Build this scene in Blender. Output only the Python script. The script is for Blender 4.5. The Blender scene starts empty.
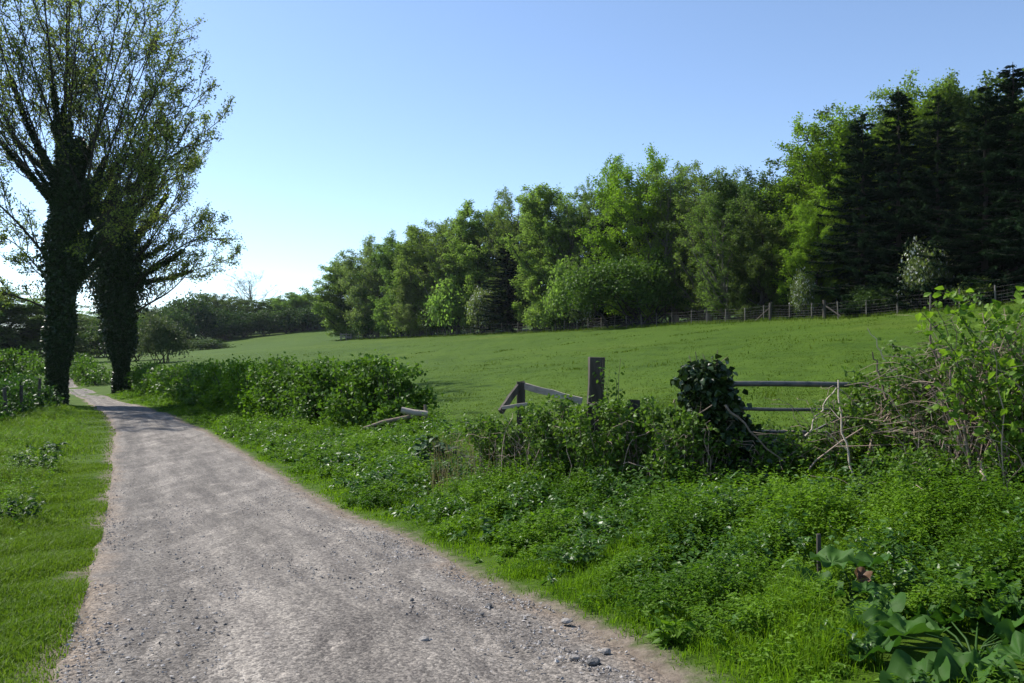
import bpy, math, random
import numpy as np
from mathutils import Vector

S = bpy.context.scene
COL = S.collection
F, CX, HY, EYE = 796.0, 512.0, 360.0, 1.6      # focal length in px, image centre, horizon row, eye height
R = math.radians
rng = np.random.default_rng(7)
Z3 = np.array([0., 0., 1.])

# ------------------------------------------------------------------ mesh helpers
def nrm(v):
    return v / np.maximum(np.linalg.norm(v, axis=-1, keepdims=True), 1e-9)

class Geo:
    def __init__(s):
        s.V, s.F, s.T, s.n = [], [], [], 0
    def add(s, V, Fs, tint=None):
        V = np.asarray(V, dtype=np.float64).reshape(-1, 3)
        Fs = np.asarray(Fs, dtype=np.int64)
        s.V.append(V); s.F.append(Fs + s.n); s.n += len(V)
        if tint is None: tint = np.full(len(Fs), .5)
        s.T.append(np.broadcast_to(np.asarray(tint, dtype=np.float64), (len(Fs),)))
        return s
    def build(s, name, mat, parent=None, smooth=False, loc=None):
        me = bpy.data.meshes.new(name)
        V = np.concatenate(s.V)
        if loc is not None: V = V - np.asarray(loc)
        me.vertices.add(len(V)); me.vertices.foreach_set('co', V.astype(np.float32).ravel())
        sizes = np.concatenate([np.full(len(f), f.shape[1]) for f in s.F])
        idx = np.concatenate([f.ravel() for f in s.F]).astype(np.int32)
        me.loops.add(len(idx)); me.loops.foreach_set('vertex_index', idx)
        st = np.concatenate([[0], np.cumsum(sizes)[:-1]]).astype(np.int32)
        me.polygons.add(len(sizes)); me.polygons.foreach_set('loop_start', st)
        a = me.attributes.new('tint', 'FLOAT', 'FACE')
        a.data.foreach_set('value', np.concatenate(s.T).astype(np.float32))
        me.polygons.foreach_set('use_smooth', np.full(len(sizes), smooth))
        me.update(calc_edges=True)
        if mat: me.materials.append(mat)
        o = bpy.data.objects.new(name, me); COL.objects.link(o)
        if parent is not None: o.parent = parent
        if loc is not None and parent is None: o.location = loc
        return o

def tubes(g, P, Rr, sides=5, tint=None):
    """P (n,k,3) paths, Rr (n,k) radii"""
    P = np.asarray(P, float); Rr = np.asarray(Rr, float)
    if P.ndim == 2: P, Rr = P[None], Rr[None]
    n, k, _ = P.shape
    if n == 0: return
    T = nrm(np.gradient(P, axis=1))
    mean = np.abs(T.mean(axis=1)); ref = np.eye(3)[mean.argmin(axis=1)][:, None, :]
    U = nrm(np.cross(T, ref)); W = np.cross(T, U)
    a = np.arange(sides) * 2 * math.pi / sides
    ring = P[:, :, None, :] + Rr[:, :, None, None] * (U[:, :, None, :] * np.cos(a)[None, None, :, None] + W[:, :, None, :] * np.sin(a)[None, None, :, None])
    base = (np.arange(n) * k * sides)[:, None, None]
    i = (np.arange(k - 1) * sides)[None, :, None]; j = np.arange(sides)[None, None, :]; j2 = (j + 1) % sides
    f = np.stack([base + i + j, base + i + j2, base + i + sides + j2, base + i + sides + j], -1).reshape(-1, 4)
    t = None
    if tint is not None: t = np.repeat(tint, (k - 1) * sides)
    g.add(ring.reshape(-1, 3), f, t)

def leaves(g, P, D, N, L, W, tint, fold=.0, droop=.0):
    """one kite-shaped face per leaf"""
    D = nrm(D); Sd = nrm(np.cross(D, N)); N = np.cross(Sd, D)
    L = L[:, None]; W = W[:, None]
    v = np.stack([P, P + D * L * .42 + Sd * W * .5 + N * W * fold, P + D * L - N * L * droop, P + D * L * .42 - Sd * W * .5 + N * W * fold], 1)
    f = np.arange(len(P) * 4).reshape(-1, 4)
    g.add(v.reshape(-1, 3), f, tint)

def leaves2(g, P, D, N, L, W, tint, fold=.25, droop=.2):
    """larger near leaf: two bent halves, 7 points"""
    D = nrm(D); Sd = nrm(np.cross(D, N)); N = np.cross(Sd, D)
    L = L[:, None]; W = W[:, None]
    m1 = P + D * L * .35; m2 = P + D * L * .7 - N * L * droop * .35; tip = P + D * L - N * L * droop
    v = np.stack([P, m1 + Sd * W * .5 + N * W * fold * .5, m2 + Sd * W * .33 + N * W * fold * .3, tip,
                  m2 - Sd * W * .33 + N * W * fold * .3, m1 - Sd * W * .5 + N * W * fold * .5, m1, m2], 1)
    b = (np.arange(len(P)) * 8)[:, None]
    f3 = np.concatenate([b + np.array([[0, 1, 6]]), b + np.array([[0, 6, 5]]), b + np.array([[7, 2, 3]]), b + np.array([[7, 3, 4]])])
    f4 = np.concatenate([b + np.array([[6, 1, 2, 7]]), b + np.array([[5, 6, 7, 4]])])
    n0 = g.n
    g.add(v.reshape(-1, 3), f3, np.tile(tint, 4))
    g.F.append(f4 + n0); g.T.append(np.tile(tint, 2))

def blades(g, P, H, Wd, lean, tint, rg):
    """grass blade: bent strip, one quad and a tip triangle"""
    n = len(P)
    a = rg.uniform(0, 2 * math.pi, n); b = rg.uniform(0, 2 * math.pi, n)
    side = np.stack([np.cos(a), np.sin(a), np.zeros(n)], 1)
    ld = np.stack([np.cos(b), np.sin(b), np.zeros(n)], 1)
    H = H[:, None]; Wd = Wd[:, None]; lean = lean[:, None]
    mid = P + ld * H * lean * .3 + Z3 * H * .6
    tip = P + ld * H * lean + Z3 * H * (1 - .25 * lean)
    v = np.stack([P - side * Wd * .5, P + side * Wd * .5, mid + side * Wd * .38, mid - side * Wd * .38, tip], 1)
    bi = (np.arange(n) * 5)[:, None]; n0 = g.n
    g.add(v.reshape(-1, 3), bi + np.array([[0, 1, 2, 3]]), tint)
    g.F.append(bi + np.array([[3, 2, 4]]) + n0); g.T.append(tint)

def runit(rg, n):
    return nrm(rg.normal(size=(n, 3)))

def spawn(rg, P, Rr, m, t0, t1, a0, a1, lf, k, up, jit=.12, rs=.55, absl=None, shrink=.6, rtip=.25, flat=1.0):
    """m child branches on every parent path; returns paths and radii"""
    n, K, _ = P.shape
    plen = np.linalg.norm(np.diff(P, axis=1), axis=2).sum(1)
    t = (np.arange(m)[None, :] + rg.uniform(0, 1, (n, m))) / m
    t = t0 + (t1 - t0) * t
    x = np.minimum(t * (K - 1), K - 1.001); i = x.astype(int); f = (x - i)[..., None]
    r = np.arange(n)[:, None]
    pos = P[r, i] * (1 - f) + P[r, i + 1] * f
    tan = nrm(P[r, i + 1] - P[r, i])
    rad = Rr[r, i] * (1 - f[..., 0]) + Rr[r, i + 1] * f[..., 0]
    rv = rg.normal(size=tan.shape); rv[..., 2] *= flat
    rv = nrm(rv - tan * (rv * tan).sum(-1, keepdims=True))
    an = rg.uniform(a0, a1, (n, m, 1))
    d = nrm(np.cos(an) * tan + np.sin(an) * rv)
    L = (absl if absl is not None else plen[:, None] * lf) * (1 - shrink * t) * rg.uniform(.7, 1.25, (n, m))
    L = L.reshape(-1); d = d.reshape(-1, 3); p = pos.reshape(-1, 3).copy(); r0 = (rad * rs).reshape(-1)
    out = [p.copy()]
    for j in range(1, k):
        d = nrm(d + rg.normal(size=d.shape) * jit + Z3 * up)
        p = p + d * (L / (k - 1))[:, None]; out.append(p.copy())
    Q = np.stack(out, 1)
    rr = r0[:, None] * np.linspace(1, rtip, k)[None, :]
    return Q, rr

def along(rg, P, n, t0=.2, t1=1.):
    """n random points along each path: positions and tangents"""
    N, K, _ = P.shape
    t = rg.uniform(t0, t1, (N, n)); x = np.minimum(t * (K - 1), K - 1.001); i = x.astype(int); f = (x - i)[..., None]
    r = np.arange(N)[:, None]
    return (P[r, i] * (1 - f) + P[r, i + 1] * f).reshape(-1, 3), nrm(P[r, i + 1] - P[r, i]).reshape(-1, 3)

def leafcloud(g, rg, P, size, wr=.62, upb=.6, tint=None, spread=0., var=.35, two=False, dirb=None):
    n = len(P)
    if spread: P = P + rg.normal(size=(n, 3)) * spread
    N = nrm(rg.normal(size=(n, 3)) + Z3 * upb)
    D = rg.normal(size=(n, 3)); D[:, 2] -= .3
    if dirb is not None: D = D * .6 + dirb
    D = nrm(D - N * (D * N).sum(1, keepdims=True))
    L = size * rg.uniform(1 - var, 1 + var, n)
    if tint is None: tint = rg.uniform(0, 1, n)
    (leaves2 if two else leaves)(g, P, D, N, L, L * wr, tint)

# ------------------------------------------------------------------ tagging
def tag(o, label, cat, group=None, kind=None):
    o['label'] = label; o['category'] = cat
    if group: o['group'] = group
    if kind: o['kind'] = kind
    return o
def empty(name, loc, label=None, cat=None, group=None, rz=0):
    o = bpy.data.objects.new(name, None); COL.objects.link(o)
    o.location = loc; o.rotation_euler = (0, 0, rz); o.empty_display_size = .2
    if label: tag(o, label, cat, group)
    return o
def copy_tree(o, parent=None):
    c = o.copy(); COL.objects.link(c)
    if parent is not None: c.parent = parent
    for ch in [x for x in bpy.data.objects if x.parent == o]: copy_tree(ch, c)
    return c

# ------------------------------------------------------------------ materials
def newmat(name):
    m = bpy.data.materials.new(name); m.use_nodes = True
    nt = m.node_tree; nt.nodes.clear()
    return m, nt
def nd(nt, t, **kw):
    n = nt.nodes.new(t)
    for k, v in kw.items(): setattr(n, k, v)
    return n
def leafmat(name, dark, light, trans=.4, rough=.5, spec=.3, hv=.0, vv=.0, tsat=(1.15, 1.2, .6)):
    m, nt = newmat(name); L = nt.links.new
    at = nd(nt, 'ShaderNodeAttribute', attribute_name='tint')
    mx = nd(nt, 'ShaderNodeMix', data_type='RGBA')
    mx.inputs[6].default_value = (*dark, 1); mx.inputs[7].default_value = (*light, 1)
    L(at.outputs['Fac'], mx.inputs[0])
    col = mx.outputs[2]
    if hv or vv:
        oi = nd(nt, 'ShaderNodeObjectInfo')
        mr = nd(nt, 'ShaderNodeMapRange'); mr.inputs[3].default_value = .5 - hv; mr.inputs[4].default_value = .5 + hv
        ml = nd(nt, 'ShaderNodeMath', operation='MULTIPLY'); ml.inputs[1].default_value = 7.31
        fr = nd(nt, 'ShaderNodeMath', operation='FRACT')
        mr2 = nd(nt, 'ShaderNodeMapRange'); mr2.inputs[3].default_value = 1 - vv; mr2.inputs[4].default_value = 1 + vv
        hs = nd(nt, 'ShaderNodeHueSaturation')
        L(oi.outputs['Random'], mr.inputs[0]); L(oi.outputs['Random'], ml.inputs[0]); L(ml.outputs[0], fr.inputs[0]); L(fr.outputs[0], mr2.inputs[0])
        L(mr.outputs[0], hs.inputs['Hue']); L(mr2.outputs[0], hs.inputs['Value']); L(col, hs.inputs['Color']); col = hs.outputs[0]
    bs = nd(nt, 'ShaderNodeBsdfPrincipled'); bs.inputs['Roughness'].default_value = rough; bs.inputs['Specular IOR Level'].default_value = spec
    L(col, bs.inputs['Base Color'])
    tr = nd(nt, 'ShaderNodeBsdfTranslucent')
    mu = nd(nt, 'ShaderNodeMix', data_type='RGBA', blend_type='MULTIPLY'); mu.inputs[0].default_value = 1; mu.inputs[7].default_value = (*tsat, 1)
    L(col, mu.inputs[6]); L(mu.outputs[2], tr.inputs[0])
    ms = nd(nt, 'ShaderNodeMixShader'); ms.inputs[0].default_value = trans
    L(bs.outputs[0], ms.inputs[1]); L(tr.outputs[0], ms.inputs[2])
    out = nd(nt, 'ShaderNodeOutputMaterial'); L(ms.outputs[0], out.inputs[0])
    return m
def noisemat(name, cols, scale=8, rough=.85, bump=.3, bscale=30, stretch=(1, 1, 1), spec=.2, metal=0., dist=.02):
    m, nt = newmat(name); L = nt.links.new
    tc = nd(nt, 'ShaderNodeTexCoord'); mp = nd(nt, 'ShaderNodeMapping'); mp.inputs['Scale'].default_value = stretch
    L(tc.outputs['Object'], mp.inputs[0])
    n1 = nd(nt, 'ShaderNodeTexNoise'); n1.inputs['Scale'].default_value = scale; n1.inputs['Detail'].default_value = 8; n1.inputs['Roughness'].default_value = .65
    L(mp.outputs[0], n1.inputs[0])
    cr = nd(nt, 'ShaderNodeValToRGB'); e = cr.color_ramp.elements
    e[0].position = .3; e[1].position = .7
    e[0].color = (*cols[0], 1); e[1].color = (*cols[-1], 1)
    for i, c in enumerate(cols[1:-1]):
        x = e.new(.3 + .4 * (i + 1) / (len(cols) - 1)); x.color = (*c, 1)
    L(n1.outputs['Fac'], cr.inputs[0])
    bs = nd(nt, 'ShaderNodeBsdfPrincipled'); bs.inputs['Roughness'].default_value = rough; bs.inputs['Specular IOR Level'].default_value = spec; bs.inputs['Metallic'].default_value = metal
    L(cr.outputs[0], bs.inputs['Base Color'])
    n2 = nd(nt, 'ShaderNodeTexNoise'); n2.inputs['Scale'].default_value = bscale; n2.inputs['Detail'].default_value = 5
    L(mp.outputs[0], n2.inputs[0])
    bp = nd(nt, 'ShaderNodeBump'); bp.inputs['Strength'].default_value = bump; bp.inputs['Distance'].default_value = dist
    L(n2.outputs['Fac'], bp.inputs['Height']); L(bp.outputs[0], bs.inputs['Normal'])
    out = nd(nt, 'ShaderNodeOutputMaterial'); L(bs.outputs[0], out.inputs[0])
    return m

M = {}
M['bark'] = noisemat('bark', [(.022, .019, .016), (.060, .052, .043)], 3, .9, .6, 14, (1, 1, .25))
M['bark_pale'] = noisemat('bark_pale', [(.08, .072, .06), (.17, .155, .13)], 3, .9, .5, 14, (1, 1, .25))
M['twig'] = noisemat('twig', [(.10, .075, .055), (.24, .19, .15)], 14, .85, .2, 60)
M['dead'] = noisemat('dead_cane', [(.22, .15, .11), (.42, .33, .27)], 10, .8, .2, 60)
M['deadpale'] = noisemat('dead_stem', [(.36, .29, .22), (.6, .52, .43)], 10, .8, .2, 60)
M['wood'] = noisemat('weathered_wood', [(.03, .026, .021), (.07, .061, .051), (.12, .107, .09)], 9, .9, .5, 40, (1, 1, .12))
M['plank'] = noisemat('grey_plank', [(.16, .13, .11), (.30, .26, .22), (.42, .37, .32)], 6, .9, .4, 40, (.12, 1, 1))
M['stake'] = noisemat('fence_stake', [(.10, .088, .072), (.24, .215, .185)], 5, .9, .4, 30, (1, 1, .2))
M['metal'] = noisemat('gate_metal', [(.05, .055, .055), (.11, .115, .115), (.17, .15, .13)], 12, .55, .15, 60, metal=.4, spec=.4)
M['wire'] = noisemat('fence_wire', [(.16, .16, .16), (.25, .25, .25)], 12, .5, .1, 60, metal=.6)
M['stone'] = noisemat('stone', [(.15, .135, .12), (.26, .24, .22), (.36, .34, .31)], 22, .9, .4, 80)
M['stone_dark'] = noisemat('flint', [(.06, .058, .056), (.15, .145, .14)], 22, .7, .4, 80)

M['ashleaf'] = leafmat('ash_leaf', (.105, .145, .034), (.215, .27, .068), .5, .55, .15)
M['thornleaf'] = leafmat('thorn_leaf', (.036, .080, .014), (.090, .160, .026), .38, .55, .12)
M['greyleaf'] = leafmat('grey_leaf', (.05, .075, .036), (.10, .13, .065), .34, .55, .15)
M['nettle2'] = leafmat('broad_leaf', (.034, .092, .012), (.090, .185, .022), .42, .40, .32)
M['scrub'] = leafmat('scrub_leaf', (.024, .052, .014), (.060, .105, .026), .34, .6, .1, hv=.012, vv=.15)
M['ivy'] = leafmat('ivy_leaf', (.012, .028, .008), (.032, .060, .015), .12, .4, .3)
M['wood_a'] = leafmat('mid_green_leaf', (.108, .168, .042), (.215, .298, .078), .54, .6, .12, tsat=(1.05, 1.25, .6), hv=.012, vv=.16)
M['wood_b'] = leafmat('lime_green_leaf', (.11, .19, .018), (.215, .32, .036), .55, .6, .12, tsat=(1.05, 1.25, .6), hv=.01, vv=.10)
M['wood_o'] = leafmat('olive_leaf', (.098, .148, .036), (.19, .255, .066), .54, .6, .12, tsat=(1.05, 1.25, .6), hv=.012, vv=.12)
M['wood_g'] = leafmat('grey_green_leaf', (.10, .138, .048), (.195, .24, .09), .5, .6, .12, tsat=(1.05, 1.25, .6), hv=.012, vv=.12)
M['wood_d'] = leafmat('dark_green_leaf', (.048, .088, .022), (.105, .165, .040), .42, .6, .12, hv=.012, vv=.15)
M['spruce'] = leafmat('spruce_needle', (.008, .019, .009), (.024, .047, .018), .10, .9, .0, hv=.012, vv=.15)
M['blossom'] = leafmat('white_blossom', (.42, .44, .38), (.70, .70, .66), .3, .7, .1, tsat=(1, 1, 1))
M['hawthorn'] = leafmat('hawthorn_leaf', (.042, .098, .012), (.110, .205, .024), .42, .5, .18)
M['grass'] = leafmat('grass_blade', (.066, .145, .007), (.165, .285, .016), .5, .55, .12)
M['grassl'] = leafmat('short_grass_blade', (.070, .135, .012), (.160, .245, .028), .42, .6, .12)
M['fieldg'] = leafmat('field_grass_blade', (.060, .105, .009), (.105, .155, .017), .36, .6, .1)
M['herb'] = leafmat('herb_leaf', (.048, .118, .008), (.145, .265, .018), .48, .52, .14)
M['nettle'] = leafmat('nettle_leaf', (.022, .064, .012), (.060, .130, .022), .34, .5, .18)
M['bramble'] = leafmat('bramble_leaf', (.046, .100, .014), (.125, .215, .032), .40, .48, .2)
M['maple'] = leafmat('maple_leaf', (.085, .17, .016), (.175, .29, .032), .48, .5, .2)
M['dry'] = leafmat('dry_grass_blade', (.16, .125, .07), (.36, .29, .18), .25, .7, .1)
M['arum'] = leafmat('arum_leaf', (.014, .045, .014), (.035, .085, .024), .15, .55, .25)
M['burdock'] = leafmat('burdock_leaf', (.024, .074, .010), (.052, .125, .018), .32, .6, .15)
M['deadleaf'] = leafmat('dead_leaf', (.10, .055, .03), (.20, .12, .07), .2)

# ------------------------------------------------------------------ terrain
LZ_Y = [-40, -20, 0, 3.8, 6, 7.5, 10.8, 14.3, 20.8, 30, 41, 50, 58, 70, 90]
LZ_Z = [.5, .35, .12, .05, -.08, -.2, -.40, -.5, -.6, -.68, -.70, -.6, -.45, -.25, 0]
def edge_pts(pp):
    o = []
    ys = np.linspace(2, 90, 8000); z = np.interp(ys, LZ_Y, LZ_Z)
    row = HY + (EYE - z) * F / ys
    for px, py in pp:
        i = np.argmin(np.abs(row - py)); Y = ys[i]
        o.append(((px - CX) / F * Y, Y))
    return o
EL = edge_pts([(46, 683), (65, 628), (88, 566), (105, 500), (112, 446), (114, 431), (104, 416), (88, 403)])
ER = edge_pts([(682, 683), (632, 650), (575, 620), (489, 584), (430, 552), (326, 507), (277, 477), (228, 446), (188, 425), (150, 410)])
ELy = np.array([-30, -5] + [p[1] for p in EL] + [48, 56, 66, 80]); ELx = np.array([5.0, -1.2] + [p[0] for p in EL] + [-26.3, -31.8, -39.5, -52])
ERy = np.array([-30, -5] + [p[1] for p in ER] + [47, 54, 64, 78]); ERx = np.array([8.4, 2.4] + [p[0] for p in ER] + [-24.0, -28.6, -36, -48])
def smooth_interp(x, xs, ys):
    h = np.diff(xs); d = np.diff(ys) / h
    m = np.concatenate([[d[0]], (d[:-1] * h[1:] + d[1:] * h[:-1]) / (h[1:] + h[:-1]), [d[-1]]])
    x = np.asarray(x, float); i = np.clip(np.searchsorted(xs, x) - 1, 0, len(xs) - 2)
    t = (x - xs[i]) / h[i]; t = np.clip(t, 0, 1)
    return (2*t**3-3*t**2+1)*ys[i] + (t**3-2*t**2+t)*h[i]*m[i] + (-2*t**3+3*t**2)*ys[i+1] + (t**3-t**2)*h[i]*m[i+1]
def wob(y, s): return .05 * np.sin(y * 1.3 + s) + .025 * np.sin(y * 3.7 + 2 * s + np.sin(y * 1.7)) + .015 * np.sin(y * 9.7 + s * 3)
def XL(y): return smooth_interp(y, ELy, ELx)
def XR(y): return smooth_interp(y, ERy, ERx)

def fence_Y(px): return 92.7 / (1 + .00225 * (px - 512))
ctl = []
for y in [-20, -8, 0, 3, 5, 7.5, 10, 13, 17, 22, 28, 35, 42, 50, 58, 68]:
    z = np.interp(y, LZ_Y, LZ_Z); a, b = float(XL(y)), float(XR(y))
    ctl += [(a, y, z), (b, y, z), ((a + b) / 2, y, z + .03)]
    ctl += [(a - 2, y, z + .08), (a - 6, y, z + .2)]
    if y < 40: ctl += [(b + 1.3, y, z + .12)]
def pp(px, py, Y): return ((px - CX) / F * Y, Y, EYE + (HY - py) / F * Y)
ctl += [(2.5, 9.2, .18), (5.5, 8.4, .42), (.6, 10, .08), (3.6, 5, .16), (7, 4.5, .45), (3.2, 3, .08), (8, 0, .5), (12, 6, .9), (10, 10, .9),
        (-2.2, 20.5, -.22), (-4.9, 22.5, -.3), (-10, 31, -.4), (-15.5, 40, -.35), (-21, 48, -.3),
        (4, 14, .5), (-2, 26, .25), (-8, 36, .35), (-16, 52, .4), (10, 20, 1.3), (20, 25, 2.3), (30, 20, 2.6)]
for px, py in [(340, 340), (400, 338), (450, 336), (500, 334), (550, 332), (600, 329), (650, 326.5), (700, 324), (750, 322), (800, 320), (850, 318), (900, 315), (960, 309), (1020, 303), (1120, 294)]:
    Y = fence_Y(px); p = pp(px, py, Y); ctl.append(p)
    n = np.array([1.79, 1.0]) / math.hypot(1.79, 1); ctl.append((p[0] + n[0] * 25, p[1] + n[1] * 25, p[2] + 2.2)); ctl.append((p[0] + n[0] * 70, p[1] + n[1] * 70, p[2] + 5))
ctl += [pp(320, 329.5, 195), pp(250, 338, 190), pp(200, 347, 175), pp(150, 354, 150), pp(100, 356, 150), pp(30, 358, 150),
        pp(180, 363, 72), pp(230, 366, 60), pp(90, 371, 72), pp(200, 356, 110), pp(280, 346, 120), pp(330, 352, 75),
        pp(30, 376, 60), pp(-60, 374, 60), pp(-60, 395, 30), pp(-100, 360, 120), pp(100, 350, 300), pp(300, 322, 300), pp(-200, 350, 300)]
ctl = np.array(ctl)
def _rbf():
    P = ctl[:, :2]; n = len(P)
    A = np.linalg.norm(P[:, None] - P[None], axis=2) * -1.0
    A[np.arange(n), np.arange(n)] += -.15
    Q = np.c_[np.ones(n), P]
    K = np.block([[A, Q], [Q.T, np.zeros((3, 3))]])
    return np.linalg.solve(K, np.r_[ctl[:, 2], 0, 0, 0])
_w = _rbf()
def hraw(x, y):
    x = np.clip(np.asarray(x, float), -150, 130); y = np.clip(np.asarray(y, float), -30, 330)
    sh = x.shape; x = x.ravel(); y = y.ravel(); o = np.empty(len(x))
    for s in range(0, len(x), 100000):
        a, b = x[s:s+100000], y[s:s+100000]
        d = np.sqrt((a[:, None] - ctl[None, :, 0]) ** 2 + (b[:, None] - ctl[None, :, 1]) ** 2 + .3)
        o[s:s+100000] = -d @ _w[:-3] + _w[-3] + _w[-2] * a + _w[-1] * b
    return o.reshape(sh)
def dlane(x, y):
    """signed distance outside the lane, negative on it"""
    yy = np.clip(y, -29, 77)
    return np.maximum(XL(yy) - x, x - XR(yy)) * .88
def h(x, y):
    x = np.asarray(x, float); y = np.asarray(y, float)
    k = np.clip(dlane(x, y) / 1.2, 0, 1)
    b = .035 * np.sin(x * 1.7 + y * .6) * np.sin(y * 1.3 - x * .5) + .05 * np.sin(x * .53 + 1) * np.sin(y * .41) + .02 * np.sin(x * 4.1 + y * 2) * np.sin(y * 3.7)
    return hraw(x, y) + b * k
def hz(x, y): return float(h(np.array([x]), np.array([y]))[0])
def onground(px, py, Y0=2.5, Y1=300):
    ys = np.geomspace(Y0, Y1, 3000); xs = (px - CX) / F * ys; z = EYE + (HY - py) / F * ys
    i = np.argmax(z <= h(xs, ys)); return np.array([xs[i], ys[i], float(h(xs[i:i+1], ys[i:i+1])[0])])
def at(px, Y, dz=0.):
    x = (px - CX) / F * Y; return np.array([x, Y, hz(x, Y) + dz])
def ray(px, py, Y): return np.array(pp(px, py, Y))

def axis(c, dense, half, far):
    a = [0.]; st = dense
    while a[-1] < far:
        if a[-1] > half: st *= 1.09
        a.append(a[-1] + st)
    a = np.array(a)
    return np.concatenate([c - a[:0:-1], c + a])
gx = axis(-1, .3, 11, 3500); gy = axis(10, .3, 11, 3500)
GX, GY = np.meshgrid(gx, gy)
GZ = h(GX, GY)
onl = dlane(GX, GY)
GZ = GZ - np.where((onl < -.12) & (GY < 77), .035, 0)
g = Geo(); ny, nx = GX.shape
ii = np.arange(ny * nx).reshape(ny, nx)
fq = np.stack([ii[:-1, :-1], ii[:-1, 1:], ii[1:, 1:], ii[1:, :-1]], -1).reshape(-1, 4)
cxm = ((GX[:-1, :-1] + GX[1:, 1:]) / 2).ravel(); cym = ((GY[:-1, :-1] + GY[1:, 1:]) / 2).ravel()
g.add(np.stack([GX, GY, GZ], -1), fq, None)

def groundmat():
    m, nt = newmat('meadow'); L = nt.links.new
    tc = nd(nt, 'ShaderNodeTexCoord')
    def noise(s, det=6, rgh=.6, st=None):
        n = nd(nt, 'ShaderNodeTexNoise'); n.inputs['Scale'].default_value = s; n.inputs['Detail'].default_value = det; n.inputs['Roughness'].default_value = rgh
        if st:
            mp = nd(nt, 'ShaderNodeMapping'); mp.inputs['Scale'].default_value = st; L(tc.outputs['Object'], mp.inputs[0]); L(mp.outputs[0], n.inputs[0])
        else: L(tc.outputs['Object'], n.inputs[0])
        return n.outputs['Fac']
    def ramp(f, stops):
        c = nd(nt, 'ShaderNodeValToRGB'); e = c.color_ramp.elements
        e[0].position, e[0].color = stops[0][0], (*stops[0][1], 1); e[1].position, e[1].color = stops[-1][0], (*stops[-1][1], 1)
        for p, cc in stops[1:-1]:
            x = e.new(p); x.color = (*cc, 1)
        L(f, c.inputs[0]); return c.outputs[0]
    def mix(fac, a, b, mode='MIX'):
        x = nd(nt, 'ShaderNodeMix', data_type='RGBA', blend_type=mode)
        if isinstance(fac, float): x.inputs[0].default_value = fac
        else: L(fac, x.inputs[0])
        L(a, x.inputs[6]); L(b, x.inputs[7]); return x.outputs[2]
    big = ramp(noise(.06, 5), [(.35, (.038, .077, .004)), (.55, (.048, .091, .005)), (.7, (.066, .101, .009))])
    fine = ramp(noise(3.2, 8, .75), [(.3, (.55, .6, .5)), (.5, (1, 1, 1)), (.72, (1.35, 1.25, 1.3))])
    tuft = ramp(noise(.55, 6, .7), [(.36, (.7, .78, .65)), (.5, (1, 1, 1)), (.7, (1.12, 1.08, 1.15))])
    c = mix(1., mix(1., big, fine, 'MULTIPLY'), tuft, 'MULTIPLY')
    la = nd(nt, 'ShaderNodeAttribute', attribute_name='beside')
    ad = nd(nt, 'ShaderNodeMath', operation='MULTIPLY_ADD'); ad.inputs[1].default_value = -.55; L(noise(4.5, 7, .7), ad.inputs[0]); L(la.outputs['Fac'], ad.inputs[2])
    mr = nd(nt, 'ShaderNodeMapRange', interpolation_type='SMOOTHSTEP'); mr.inputs[1].default_value = -.32; mr.inputs[2].default_value = -.06; L(ad.outputs[0], mr.inputs[0])
    soil = ramp(noise(14, 8, .75), [(.3, (.10, .08, .06)), (.5, (.165, .134, .105)), (.7, (.24, .20, .16))])
    c = mix(mr.outputs[0], soil, c)
    bs = nd(nt, 'ShaderNodeBsdfPrincipled'); bs.inputs['Roughness'].default_value = .9; bs.inputs['Specular IOR Level'].default_value = .1
    L(c, bs.inputs['Base Color'])
    bp = nd(nt, 'ShaderNodeBump'); bp.inputs['Strength'].default_value = .7; bp.inputs['Distance'].default_value = .08
    L(noise(5, 8, .7), bp.inputs['Height']); L(bp.outputs[0], bs.inputs['Normal'])
    out = nd(nt, 'ShaderNodeOutputMaterial'); L(bs.outputs[0], out.inputs[0])
    return m
M['ground'] = groundmat()
o = g.build('ground', M['ground'], smooth=True)
_ba = o.data.attributes.new('beside', 'FLOAT', 'POINT'); _ba.data.foreach_set('value', np.where(GY < 77, np.clip(dlane(GX, GY), -1, 3), 3).astype(np.float32).ravel())
tag(o, 'green meadow rising from the lane to the wood', 'ground', kind='structure')

# ---- the lane
ly = np.concatenate([np.arange(-28, 2, 1.), np.arange(2, 24, .12), np.arange(24, 77, .5)])
nu = 41
u = np.linspace(-1, 1, nu)
a = XL(ly) + wob(ly, 1.); b = XR(ly) + wob(ly, 4.)
LX = (a[:, None] + b[:, None]) / 2 + (b - a)[:, None] / 2 * u[None]
LY = np.repeat(ly[:, None], nu, 1)
LZ = h(LX, LY) + .012 + .02 * (1 - u[None] ** 4)
LZ += .012 * np.sin(LX * 2.1 + LY * .9) * np.sin(LY * 1.7) - .022 * np.exp(-((np.abs(u[None]) - .5) / .16) ** 2) + .008 * np.sin(LX * 6 + 1) * np.sin(LY * 4.3)
LZ[:, 0] -= .05; LZ[:, -1] -= .05
g = Geo(); ii = np.arange(LX.size).reshape(LX.shape)
g.add(np.stack([LX, LY, LZ], -1), np.stack([ii[:-1, :-1], ii[:-1, 1:], ii[1:, 1:], ii[1:, :-1]], -1).reshape(-1, 4))
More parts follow.
